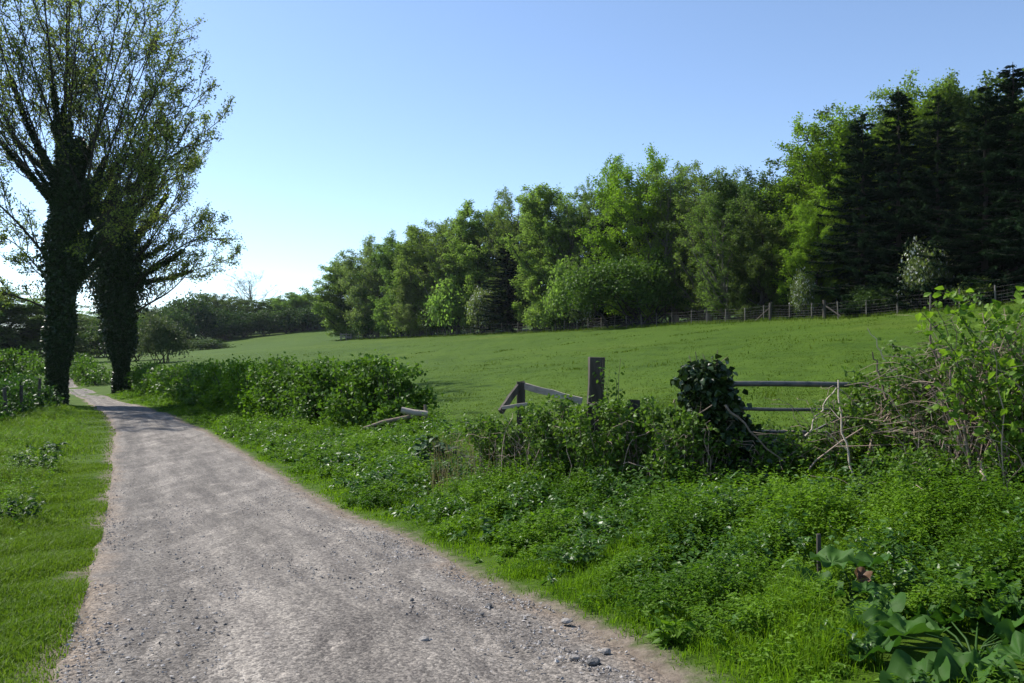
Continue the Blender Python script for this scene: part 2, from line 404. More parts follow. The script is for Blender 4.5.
def lanemat():
    m, nt = newmat('gravel_lane'); L = nt.links.new
    tc = nd(nt, 'ShaderNodeTexCoord'); ua = nd(nt, 'ShaderNodeAttribute', attribute_name='across')
    def noise(s, det=6, rgh=.6, st=(1, 1, 1), rot=0):
        mp = nd(nt, 'ShaderNodeMapping'); mp.inputs['Scale'].default_value = st; mp.inputs['Rotation'].default_value = (0, 0, rot)
        L(tc.outputs['Object'], mp.inputs[0])
        n = nd(nt, 'ShaderNodeTexNoise'); n.inputs['Scale'].default_value = s; n.inputs['Detail'].default_value = det; n.inputs['Roughness'].default_value = rgh
        L(mp.outputs[0], n.inputs[0]); return n.outputs['Fac']
    def vor(s):
        n = nd(nt, 'ShaderNodeTexVoronoi'); n.inputs['Scale'].default_value = s; n.inputs['Randomness'].default_value = 1
        L(tc.outputs['Object'], n.inputs['Vector']); return n
    def mr(f, a, b, c=0., d=1.):
        n = nd(nt, 'ShaderNodeMapRange', interpolation_type='SMOOTHSTEP'); L(f, n.inputs[0])
        for i, v in enumerate((a, b, c, d)): n.inputs[i + 1].default_value = v
        return n.outputs[0]
    def math_(op, a, b):
        n = nd(nt, 'ShaderNodeMath', operation=op)
        for i, v in enumerate((a, b)):
            if isinstance(v, (int, float)): n.inputs[i].default_value = v
            else: L(v, n.inputs[i])
        return n.outputs[0]
    def mix(f, a, b, mode='MIX'):
        x = nd(nt, 'ShaderNodeMix', data_type='RGBA', blend_type=mode)
        if isinstance(f, float): x.inputs[0].default_value = f
        else: L(f, x.inputs[0])
        for i, v in ((6, a), (7, b)):
            if isinstance(v, tuple): x.inputs[i].default_value = (*v, 1)
            else: L(v, x.inputs[i])
        return x.outputs[2]
    rot = R(27)
    patch = noise(.9, 8, .66, (1.9, .42, 1), -rot)
    patch2 = noise(2.2, 9, .74, (1.8, .6, 1), -rot)
    base = mix(mr(patch, .38, .62), (.126, .116, .107), (.186, .172, .158))
    base = mix(mr(patch2, .52, .72), base, (.27, .248, .225))
    base = mix(mr(noise(5.5, 6, .7), .55, .75, 0, .4), base, (.095, .088, .084))
    wave = nd(nt, 'ShaderNodeCombineXYZ'); L(math_('MULTIPLY', ua.outputs['Fac'], 2.2), wave.inputs[0])
    sy = nd(nt, 'ShaderNodeSeparateXYZ'); L(tc.outputs['Object'], sy.inputs[0]); L(math_('MULTIPLY', sy.outputs[1], .16), wave.inputs[1])
    ns = nd(nt, 'ShaderNodeTexNoise'); ns.inputs['Scale'].default_value = 3.0; ns.inputs['Detail'].default_value = 6; ns.inputs['Roughness'].default_value = .65; L(wave.outputs[0], ns.inputs[0])
    streak = mix(mr(ns.outputs['Fac'], .38, .64), (.78, .775, .775), (1.17, 1.17, 1.15)); base = mix(1., base, streak, 'MULTIPLY')
    wl = nd(nt, 'ShaderNodeValToRGB'); e = wl.color_ramp.elements; e[0].position = .06; e[0].color = (1, 1, 1, 1); e[1].position = 1.; e[1].color = (1, 1, 1, 1)
    for p_, c_ in ((.14, .86), (.24, .90), (.32, 1.12), (.42, 1.0), (.52, .90), (.62, .97), (.72, 1.10), (.82, .98), (.9, 1.08)):
        x = e.new(p_); x.color = (c_ * .8, c_ * .8, c_ * .8, 1)
    e[0].color = (.8, .8, .8, 1); e[-1].color = (.8, .8, .8, 1)
    L(math_('ADD', math_('MULTIPLY_ADD', ua.outputs['Fac'], .5), math_('MULTIPLY', math_('SUBTRACT', noise(1.1, 4, .6), .5), .16)), wl.inputs[0])
    for q_ in nt.nodes:
        if q_.type == 'MATH' and q_.operation == 'MULTIPLY_ADD': q_.inputs[2].default_value = .5
    base = mix(1., base, wl.outputs[0], 'MULTIPLY'); base = mix(1., base, (1.25, 1.24, 1.225), 'MULTIPLY')
    fine = mix(mr(noise(34, 8, .8), .36, .64), (.72, .715, .71), (1.28, 1.27, 1.25)); base = mix(1., base, fine, 'MULTIPLY')
    # brown earth towards the margins
    ed = mr(math_('ADD', math_('ABSOLUTE', ua.outputs['Fac'], 0.), math_('MULTIPLY', math_('SUBTRACT', noise(3, 6, .7), .5), .5)), .78, 1.0)
    base = mix(ed, base, (.175, .142, .112))
    # embedded chippings
    v1 = vor(58.); v2 = vor(150.)
    chip = mix(mr(v1.outputs['Color'], .05, .95), (.42, .41, .42), (1.55, 1.52, 1.48))
    base = mix(.75, base, chip, 'MULTIPLY')
    chip2 = mix(mr(v2.outputs['Color'], .0, 1.), (.6, .6, .6), (1.4, 1.4, 1.4))
    base = mix(.8, base, chip2, 'MULTIPLY')
    bs = nd(nt, 'ShaderNodeBsdfPrincipled'); bs.inputs['Roughness'].default_value = .88; bs.inputs['Specular IOR Level'].default_value = .18
    L(base, bs.inputs['Base Color'])
    b1 = nd(nt, 'ShaderNodeBump'); b1.inputs['Strength'].default_value = .5; b1.inputs['Distance'].default_value = .008; b1.invert = True
    L(v1.outputs['Distance'], b1.inputs['Height'])
    b2 = nd(nt, 'ShaderNodeBump'); b2.inputs['Strength'].default_value = .6; b2.inputs['Distance'].default_value = .03
    L(noise(9, 8, .7), b2.inputs['Height']); L(b1.outputs[0], b2.inputs['Normal']); L(b2.outputs[0], bs.inputs['Normal'])
    out = nd(nt, 'ShaderNodeOutputMaterial'); L(bs.outputs[0], out.inputs[0])
    return m
M['lane'] = lanemat()
o = g.build('lane', M['lane'], smooth=True)
at_ = o.data.attributes.new('across', 'FLOAT', 'POINT'); at_.data.foreach_set('value', np.repeat(u[None], len(ly), 0).astype(np.float32).ravel())
tag(o, 'worn grey gravel lane curving away to the left', 'lane', kind='structure')
def lane_z(x, y): return h(x, y) + .02

# ---- gravel
def stones(g, P, s, rg):
    n = len(P)
    base = np.array([[x, y, z] for x in (-1, 1) for y in (-1, 1) for z in (-1, 1)], float) * .6
    oct_ = np.array([[1, 0, 0], [-1, 0, 0], [0, 1, 0], [0, -1, 0], [0, 0, 1], [0, 0, -1]], float)
    v = oct_[None] * rg.uniform(.6, 1.25, (n, 6, 1)) + rg.normal(size=(n, 6, 3)) * .16
    v *= np.stack([np.ones(n), rg.uniform(.6, 1, n), rg.uniform(.35, .7, n)], 1)[:, None, :]
    c, si = np.cos(an := rg.uniform(0, 6.3, n)), np.sin(an)
    x = v[..., 0] * c[:, None] - v[..., 1] * si[:, None]; y = v[..., 0] * si[:, None] + v[..., 1] * c[:, None]
    v = np.stack([x, y, v[..., 2]], -1) * s[:, None, None] + P[:, None, :]
    ft = np.array([[0, 2, 4], [2, 1, 4], [1, 3, 4], [3, 0, 4], [2, 0, 5], [1, 2, 5], [3, 1, 5], [0, 3, 5]])
    g.add(v.reshape(-1, 3), (np.arange(n) * 6)[:, None, None].repeat(8, 1).reshape(-1, 1) + np.tile(ft, (n, 1)), np.repeat(rg.uniform(0, 1, n), 8))
def stonemat():
    m = leafmat('chippings', (.11, .10, .096), (.40, .375, .35), 0., .9, .2); return m
M['chip'] = stonemat()
g = Geo()
N = 60000
yy = 2.6 + 15 * rng.beta(1, 2.4, N); uu = rng.uniform(-.97, .97, N)
keep = rng.uniform(0, 1, N) < (.22 + .9 * np.exp(-((uu - .8) / .16) ** 2) * (yy < 9) + .5 * np.exp(-((uu + .92) / .1) ** 2)) * (.35 + .65 * (np.sin(yy * 2.2 + uu * 5) * np.sin(uu * 7 + yy) > -.1))
yy, uu = yy[keep], uu[keep]
xx = (XL(yy) + XR(yy)) / 2 + (XR(yy) - XL(yy)) / 2 * uu
s = .0022 + .004 * rng.exponential(1, len(xx)).clip(0, 3.2)
stones(g, np.stack([xx, yy, lane_z(xx, yy) + .006], 1), s, rng)
tag(g.build('gravel', M['chip']), 'loose grey chippings strewn over the lane', 'gravel', kind='stuff')

# ------------------------------------------------------------------ tree builders (each template stands at the origin)
def broadleaf(name, seed, H, W, leaf, crown0=.12, n_limb=50, rise=.9, nl=7, lsize=.30, bark='bark', sec=7, twg=5, spread=.16, trunk_r=.017, up=.05, shape=.55, lean=.12):
    """trunk, limbs that end on an uneven egg-shaped envelope W wide and H high, two orders of twigs, leaves on the twigs"""
    rg = np.random.default_rng(seed)
    k = 10
    z = np.linspace(-.3, H * .86, k); P = np.stack([np.cumsum(rg.normal(size=k) * .14), np.cumsum(rg.normal(size=k) * .14), z], 1); P[0, :2] = 0; P[1, :2] *= .3
    Rr = H * trunk_r * np.linspace(1, .12, k) ** 1.1
    trunk = Geo(); tubes(trunk, P, Rr, 9)
    v = (np.arange(n_limb) + rg.uniform(0, 1, n_limb)) / n_limb
    zt = H * (crown0 + (1 - crown0) * v ** .75 * .97)
    q = (zt / H - crown0) / (1 - crown0)
    prof = np.where(q < shape, np.sqrt(np.clip(1 - ((shape - q) / (shape + .12)) ** 2, 0, 1)), np.clip(1 - ((q - shape) / (1.03 - shape)) ** 2.6, 0, 1) ** .38)
    az = np.arange(n_limb) * 2.39996 + rg.normal(size=n_limb) * .5
    rad = W * .9 * prof * (.92 + .14 * np.sin(az * 2 + seed) * np.sin(q * 7 + seed)) * rg.uniform(.68, 1.05, n_limb)
    zs = np.clip(zt - rad * rise - .04 * H, H * max(crown0 * .6, .05), H * .83)
    x = np.clip((zs + .3) / (H * .86 + .3) * (k - 1), 0, k - 1.001); i = x.astype(int); f = (x - i)[:, None]
    st = P[i] * (1 - f) + P[i + 1] * f; r0 = (Rr[i] * (1 - f[:, 0]) + Rr[i + 1] * f[:, 0]) * .5
    en = np.stack([np.cos(az) * rad + P[i, 0], np.sin(az) * rad + P[i, 1], zt], 1)
    mid = st * .5 + en * .5; mid[:, 2] += (en[:, 2] - st[:, 2]) * -.06 - rad * lean
    tq = np.linspace(0, 1, 7)[None, :, None]
    l1 = (1 - tq) ** 2 * st[:, None] + 2 * tq * (1 - tq) * mid[:, None] + tq ** 2 * en[:, None]
    l1[:, 1:] += rg.normal(size=l1[:, 1:].shape) * .10
    r1 = r0[:, None] * np.linspace(1, .25, 7)[None]
    l2, r2 = spawn(rg, l1, r1, sec, .25, 1., R(25), R(65), .0, 5, up, .14, .55, absl=W * .34, shrink=.3)
    l3, r3 = spawn(rg, l2, r2, twg, .15, 1., R(25), R(65), .55, 4, up * .7, .18, .6)
    tubes(trunk, l1, r1, 6); tubes(trunk, l2, np.maximum(r2, .012), 4); tubes(trunk, l3, np.maximum(r3, .009), 3)
    crown = Geo()
    p, d = along(rg, l3, nl, .15, 1.05)
    p = np.concatenate([p, along(rg, l2, nl, .4, 1.05)[0]])
    tl = .5 + .22 * np.sin(p[:, 0] * 1.1 + seed) * np.sin(p[:, 1] * 1.2) * np.sin(p[:, 2] * .9)
    leafcloud(crown, rg, np.repeat(p, 3, 0), lsize * .62, spread=spread * 1.15, tint=np.clip(rg.normal(0, .2, 3 * len(p)) + np.repeat(tl, 3), 0, 1))
    root = empty(name, (0, 0, 0))
    trunk.build('trunk', M[bark], root, smooth=True); crown.build('crown', M[leaf], root)
    return root

def spruce(name, seed, H, Rad, leaf='spruce', n=9000, z0=.03):
    rg = np.random.default_rng(seed)
    trunk = Geo(); zz = np.linspace(-.3, H, 8)
    tp = np.stack([rg.normal(size=8) * .03, rg.normal(size=8) * .03, zz], 1); tubes(trunk, tp, H * .013 * np.linspace(1, .06, 8), 8)
    hs = []; zc = z0 * H
    while zc < H * .985:
        for _ in range(rg.integers(6, 9)): hs.append(zc + rg.uniform(-.4, .4))
        zc += .30 + .28 * (1 - zc / H)
    hs = rg.uniform(z0, .985, len(hs)) ** .9 * H; nb = len(hs); t = hs / H
    az = rg.uniform(0, 2 * math.pi, nb)
    Lb = Rad * (1 - t) ** .8 * rg.uniform(.62, 1.15, nb) + .15
    out = np.stack([np.cos(az), np.sin(az), np.zeros(nb)], 1)
    k = 6; sx = np.linspace(0, 1, k)
    dr = (-.10 - .35 * (1 - t) + rg.normal(size=nb) * .14)[:, None] * sx + .28 * sx[None] ** 2.2
    BP = np.stack([np.zeros(nb), np.zeros(nb), hs], 1)[:, None, :] + out[:, None, :] * (Lb[:, None] * sx)[..., None] + Z3 * (dr * Lb[:, None])[..., None]
    tubes(trunk, BP, (.012 + .010 * Lb)[:, None] * np.linspace(1, .3, k)[None], 4)
    w = (Lb / Lb.sum() * n).astype(int) + 3
    bi = np.repeat(np.arange(nb), w); tt = rg.uniform(.12, 1.03, len(bi))
    x = np.minimum(tt * (k - 1), k - 1.001); i = x.astype(int); f = (x - i)[:, None]
    p = BP[bi, i] * (1 - f) + BP[bi, np.minimum(i + 1, k - 1)] * f
    side = np.stack([-out[bi, 1], out[bi, 0], np.zeros(len(bi))], 1) * rg.choice([-1, 1], len(bi))[:, None]
    d = nrm(out[bi] * .75 + side * rg.uniform(.15, 1.0, (len(bi), 1)) + Z3 * rg.uniform(-1.1, .15, (len(bi), 1)))
    N = nrm(Z3 + rg.normal(size=d.shape) * .45)
    crown = Geo(); L = (.26 + .26 * (1 - tt) * (Lb[bi] / Rad)) * rg.uniform(.6, 1.3, len(bi))
    leaves(crown, p, d, N, L, L * .36, np.clip(rg.normal(.35, .22, len(bi)) + .25 * (tt > .85), 0, 1))  # lit look of the branch tips is put into the tint
    p2 = p + rg.normal(size=p.shape) * .05
    leaves(crown, p2, nrm(d * .4 - Z3), N * .3 + out[bi], L * .7, L * .16, np.clip(rg.normal(.25, .2, len(bi)), 0, 1))
    root = empty(name, (0, 0, 0))
    trunk.build('trunk', M['bark'], root, smooth=True); crown.build('crown', M[leaf], root)
    return root

def bush(name, seed, rx, ry, H, leaf, nclump=70, n=7000, lsize=.2, stems=10, blossom=0., partname='foliage', low=.05, two=False, sig=.14, stemmat='bark', wr=.62):
    rg = np.random.default_rng(seed)
    d = runit(rg, nclump); d[:, 2] = np.abs(d[:, 2]) - .15; d = nrm(d)
    rad = rg.uniform(.45, 1.0, nclump) ** .6 * (1 + .18 * np.sin(d[:, 0] * 4 + seed) * np.sin(d[:, 1] * 5))
    sc = np.array([rx, ry, H * .6])
    c = d * rad[:, None] * sc * .88 + np.array([0, 0, H * .38])
    c[:, 2] = np.maximum(c[:, 2], H * low + rg.uniform(0, .25, nclump) * H)
    ci = rg.integers(0, nclump, n)
    sg = sig * (rx + ry + H) / 3 * rg.uniform(.6, 1.4, nclump)
    p = c[ci] + rg.normal(size=(n, 3)) * sg[ci][:, None] * np.array([1, 1, .75])
    p[:, 2] = np.abs(p[:, 2])
    fol = Geo(); tint = np.clip(rg.normal(.5, .24, n) + rg.normal(size=nclump)[ci] * .12, 0, 1)
    leafcloud(fol, rg, p, lsize, wr=wr, tint=tint, upb=.8, two=two)
    st = Geo(); ends = c[rg.choice(nclump, min(stems, nclump), replace=False)]; m = len(ends); tq = np.linspace(0, 1, 6)[None, :, None]
    b0 = rg.normal(size=(m, 1, 3)) * np.array([rx, ry, 0]) * .18
    b0[..., 2] = -.1
    SP = b0 * (1 - tq) + ends[:, None, :] * tq + rg.normal(size=(m, 6, 3)) * .05 * H * np.sin(tq * math.pi)
    tubes(st, SP, np.linspace(1, .25, 6)[None].repeat(m, 0) * (.012 * H + .008), 5)
    root = empty(name, (0, 0, 0))
    fo = fol.build(partname, M[leaf], root); st.build('stem', M[stemmat], root, smooth=True)
    if blossom:
        bl = Geo(); kk = rg.choice(n, int(n * blossom), replace=False)
        leafcloud(bl, rg, p[kk] + nrm(p[kk] - [0, 0, H * .4]) * lsize * .4, lsize * .8, wr=.9, upb=1.)
        bl.build('blossom', M['blossom'], root)
    return root

def put(root, pos, scale=1., rz=0., label=None, cat='tree', group=None, sz=None):
    root.location = pos; root.rotation_euler = (0, 0, rz)
    root.scale = (scale, scale, sz if sz else scale)
    if label: tag(root, label, cat, group)
    return root

T = {}
WIDE = {'round': 1.85, 'tall': 1.95, 'lime': 1.75, 'olive': 1.9, 'grey': 1.85, 'dark': 1.75, 'bare': 1.5, 'spruce': 1.7, 'spruce2': 1.6, 'bushy': 1.25, 'bushd': 1.25, 'thorn': 1.1}
def use(kind, px, Y, top, label, hw=None, rz=None, cat='tree', group='trees of the wood', dz=-.1):
    """stand a tree of one kind at the column px and distance Y so that it reaches the row top; hw = half width in px"""
    tpl, H, W, used = T[kind]
    r = tpl if not used else copy_tree(tpl)
    T[kind][3] = True
    p = at(px, Y, dz)
    hh = EYE + (HY - top) / F * Y - p[2]
    s = hh / H
    sxy = s if hw is None else (hw / F * Y) / W * WIDE.get(kind, 1.)
    r.location = p; r.rotation_euler = (0, 0, rng.uniform(0, 6.28) if rz is None else rz); r.scale = (sxy, sxy, s)
    tag(r, label, cat, group)
    return r
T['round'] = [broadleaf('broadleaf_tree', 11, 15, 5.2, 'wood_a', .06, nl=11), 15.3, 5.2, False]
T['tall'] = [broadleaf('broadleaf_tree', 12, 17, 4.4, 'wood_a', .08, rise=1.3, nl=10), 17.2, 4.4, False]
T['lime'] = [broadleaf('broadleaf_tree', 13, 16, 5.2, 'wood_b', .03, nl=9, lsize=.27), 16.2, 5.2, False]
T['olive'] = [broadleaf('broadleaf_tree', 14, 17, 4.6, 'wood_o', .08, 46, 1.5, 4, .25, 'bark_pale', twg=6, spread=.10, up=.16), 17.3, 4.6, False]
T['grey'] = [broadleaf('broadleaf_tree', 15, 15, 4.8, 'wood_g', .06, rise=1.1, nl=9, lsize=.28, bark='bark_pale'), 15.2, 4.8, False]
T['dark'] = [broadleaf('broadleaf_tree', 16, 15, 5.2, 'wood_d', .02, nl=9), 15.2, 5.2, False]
T['bare'] = [broadleaf('bare_tree', 17, 15, 4.8, 'wood_g', .2, 34, 1.2, 1, .16, 'bark_pale', twg=6, spread=.05, up=.14), 15.2, 4.8, False]
T['spruce'] = [spruce('spruce_tree', 21, 18, 4.2, n=32000), 18.0, 3.9, False]
T['spruce2'] = [spruce('spruce_tree', 22, 17, 4.8, n=36000), 17.0, 4.5, False]
T['bushy'] = [bush('bush', 31, 2.2, 2.2, 3.4, 'wood_a', 80, 6500, .22), 3.3, 2.3, False]
T['greybush'] = [bush('hawthorn_bush', 35, 2.2, 2.2, 3.2, 'greyleaf', 80, 8000, .17), 3.1, 2.3, False]
T['bushd'] = [bush('bush', 32, 2.2, 2.2, 3.2, 'scrub', 80, 9000, .19), 3.1, 2.3, False]
T['thorn'] = [bush('hawthorn_bush', 33, 2.0, 2.0, 3.6, 'wood_g', 80, 5200, .2, blossom=.16), 3.5, 2.1, False]

WY = lambda px, d=0: fence_Y(px) + d
# the far line of trees beyond the meadow
G2 = 'trees along the far edge of the meadow'
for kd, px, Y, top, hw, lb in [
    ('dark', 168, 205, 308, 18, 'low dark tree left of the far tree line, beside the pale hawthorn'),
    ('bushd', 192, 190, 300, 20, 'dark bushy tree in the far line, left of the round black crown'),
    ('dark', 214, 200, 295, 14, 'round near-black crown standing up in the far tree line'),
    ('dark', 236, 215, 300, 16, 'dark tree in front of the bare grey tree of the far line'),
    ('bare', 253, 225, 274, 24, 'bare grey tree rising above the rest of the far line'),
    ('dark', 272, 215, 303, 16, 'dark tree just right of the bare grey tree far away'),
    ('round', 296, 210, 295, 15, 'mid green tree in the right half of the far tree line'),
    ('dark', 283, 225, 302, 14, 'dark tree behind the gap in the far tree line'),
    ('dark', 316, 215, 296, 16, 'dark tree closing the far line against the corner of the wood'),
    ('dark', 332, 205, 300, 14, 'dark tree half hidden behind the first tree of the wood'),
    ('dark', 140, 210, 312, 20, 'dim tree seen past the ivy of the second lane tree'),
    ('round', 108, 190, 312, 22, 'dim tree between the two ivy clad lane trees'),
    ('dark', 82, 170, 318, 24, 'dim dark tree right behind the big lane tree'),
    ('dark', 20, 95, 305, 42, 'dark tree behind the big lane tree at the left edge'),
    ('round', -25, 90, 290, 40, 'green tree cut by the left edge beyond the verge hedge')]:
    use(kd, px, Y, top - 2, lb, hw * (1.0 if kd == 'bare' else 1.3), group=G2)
use('bushd', 205, 150, 340, 'low dark scrub at the foot of the far trees on the left', 22, cat='bush', group=G2, dz=-.4)
use('greybush', 160, 78, 318, 'pale rounded hawthorn bush right of the second lane tree', 27, cat='bush', group=None)
use('bushd', 135, 95, 325, 'dark bush behind the ivy of the second lane tree', 20, cat='bush', group=None)

for i, (px, Y, top, hw, lb) in enumerate([(176, 180, 312, 16, 'low scrub under the left end of the far tree line'), (226, 190, 312, 15, 'low scrub right of the round near-black crown'),
    (246, 195, 313, 14, 'low scrub left of the foot of the bare grey tree'), (264, 195, 312, 14, 'low scrub right of the foot of the bare grey tree'), (288, 195, 310, 15, 'low scrub in the right half of the far tree line'),
    (308, 195, 308, 15, 'low scrub at the right end of the far tree line'), (52, 120, 318, 26, 'dark scrub left of the big ash trunk, far behind'), (100, 120, 322, 24, 'dark scrub between the two lane trees, far behind')]):
    use('bushd', px, Y, top, lb, hw, cat='bush', group=G2)
# the wood, front row from the far corner to the right-hand spruces
for kd, px, d, top, hw, lb in [
    ('round', 350, 2, 258, 24, 'first green tree at the far left corner of the wood'),
    ('grey', 378, 3, 240, 24, 'grey green tree second from the left corner of the wood'),
    ('round', 402, 1, 236, 22, 'full green tree with dark foot in the left wing of the wood'),
    ('tall', 432, 4, 220, 24, 'tall pale topped tree in the left wing of the wood'),
    ('grey', 420, 0, 270, 17, 'small pale tree in front of the tall tree of the left wing'),
    ('olive', 458, 6, 215, 24, 'brownish twiggy tree left of the dark spire'),
    ('tall', 482, 6, 202, 24, 'tall mid green tree just left of the dark spire'),
    ('spruce', 508, 1, 232, 19, 'dark spire shaped spruce standing among pale broadleaf trees'),
    ('olive', 520, 8, 186, 22, 'twiggy tree rising behind the dark spire'),
    ('tall', 548, 5, 183, 26, 'tall yellowish green tree right of the dark spire'),
    ('olive', 578, 7, 186, 22, 'thin olive tree between yellowish tree and slim poplar top'),
    ('olive', 603, 7, 160, 17, 'slim sparse tree with high wispy top near the wood centre'),
    ('lime', 640, 5, 154, 36, 'brightest yellow green tree above the round bush'),
    ('spruce2', 612, 5, 215, 26, 'shadowy spruce beneath the bright yellow green tree'),
    ('olive', 676, 6, 157, 28, 'olive brown twiggy tree right of the bright yellow green tree'),
    ('olive', 708, 5, 166, 28, 'olive brown twiggy tree above the right side of the round bush'),
    ('dark', 742, 5, 172, 34, 'broad dark tree right of the olive brown trees'),
    ('olive', 728, 2, 190, 26, 'brown twiggy tree leaning out before the broad dark tree'),
    ('dark', 762, 2, 215, 26, 'lower dark tree filling the shaded bay of the wood'),
    ('spruce2', 800, 10, 168, 34, 'dark spruce in the notch left of the sunlit tree'),
    ('lime', 842, 6, 112, 44, 'sunlit lime green tree against the black spruces'),
    ('lime', 815, 2, 200, 22, 'low sunlit lime green tree touching the fence'),
    ('spruce2', 862, 2, 112, 40, 'black spruce in front of the sunlit lime green tree'),
    ('spruce', 898, 2, 88, 36, 'tall black spruce in the middle of the right-hand group'),
    ('lime', 915, 8, 80, 40, 'bright leafy top showing between the black spruces'),
    ('spruce2', 938, 2, 94, 42, 'black spruce above the white flowering hawthorn'),
    ('round', 965, 9, 84, 34, 'green leafy tree behind the right-hand spruces'),
    ('spruce2', 985, 1.5, 84, 46, 'broad black spruce right of the white flowering hawthorn'),
    ('spruce', 1012, 4, 62, 44, 'tallest black spruce close to the right edge'),
    ('spruce2', 1045, 1, 70, 50, 'black spruce cut by the right edge of the picture'),
    ('dark', 1090, 5, 60, 60, 'dark tree beyond the right edge spruces')]:
    use(kd, px, WY(px, d + 2), top, lb, hw)
# second row that closes the view between the stems
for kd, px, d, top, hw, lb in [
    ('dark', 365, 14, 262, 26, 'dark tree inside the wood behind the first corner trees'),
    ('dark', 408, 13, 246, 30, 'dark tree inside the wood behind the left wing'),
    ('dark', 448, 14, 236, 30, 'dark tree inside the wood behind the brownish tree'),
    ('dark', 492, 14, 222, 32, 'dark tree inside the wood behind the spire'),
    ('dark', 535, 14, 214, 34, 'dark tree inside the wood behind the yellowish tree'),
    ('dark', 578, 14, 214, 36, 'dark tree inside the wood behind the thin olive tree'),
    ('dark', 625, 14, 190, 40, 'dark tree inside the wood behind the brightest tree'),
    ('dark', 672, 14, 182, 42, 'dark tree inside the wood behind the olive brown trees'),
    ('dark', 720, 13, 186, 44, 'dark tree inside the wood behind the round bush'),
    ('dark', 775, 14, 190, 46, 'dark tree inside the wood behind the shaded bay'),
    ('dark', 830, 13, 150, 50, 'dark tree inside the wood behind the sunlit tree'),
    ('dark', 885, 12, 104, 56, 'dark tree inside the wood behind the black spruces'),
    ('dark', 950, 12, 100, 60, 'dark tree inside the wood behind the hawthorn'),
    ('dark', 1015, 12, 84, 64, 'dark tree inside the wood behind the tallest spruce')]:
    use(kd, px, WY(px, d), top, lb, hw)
# bushes along the foot of the wood
for kd, px, d, top, hw, lb in [
    ('bushd', 372, 0, 305, 17, 'dark bush at the foot of the grey green corner tree'),
    ('bushy', 412, -.5, 298, 17, 'rounded green bush below the small pale tree'),
    ('bushy', 455, 0, 275, 22, 'large green bush between pale tree and dark spire'),
    ('thorn', 483, -.6, 284, 15, 'whitish bush at the left foot of the dark spire'),
    ('bushd', 437, -.4, 306, 16, 'low dark bush on the fence left of the whitish bush'),
    ('bushy', 543, -.3, 298, 15, 'small bright bush right of the dark spire'),
    ('bushy', 572, .5, 262, 22, 'pointed green bush left of the big round bush'),
    ('thorn', 583, -.7, 280, 13, 'white flowering bush at the left end of the big round bush'),
    ('bushd', 560, -.6, 306, 18, 'dark low bush below the pointed green bush'),
    ('bushd', 745, 9, 268, 30, 'dark bush standing in for shadow in the bay behind the fence'),  # dark bush put in where the bay holds only shadow
    ('thorn', 803, -.5, 268, 11, 'small white flowering bush at the foot of the sunlit tree'),
    ('thorn', 925, -.4, 238, 22, 'white flowering hawthorn against the black spruces'),
    ('bushd', 880, .5, 285, 24, 'dark bush under the black spruces left of the white hawthorn'),
    ('bushy', 975, -.3, 278, 17, 'green bush at the fence right of the white hawthorn')]:
    use(kd, px, WY(px, d * .5 + 2.2), top, lb, hw, cat='bush', group='bushes along the foot of the wood')
r = bush('bush', 41, 6.2, 3.6, 5.6, 'thornleaf', 190, 30000, .20, 16, sig=.085)
p = at(640, WY(640, 3.4), -.1); hh = EYE + (HY - 252) / F * WY(640, 3.4) - p[2]
put(r, p, 76 / F * WY(640) / 5.2, .12, 'big round hawthorn bush in front of the wood, behind the fence', 'bush', 'bushes along the foot of the wood', sz=hh / 5.5)

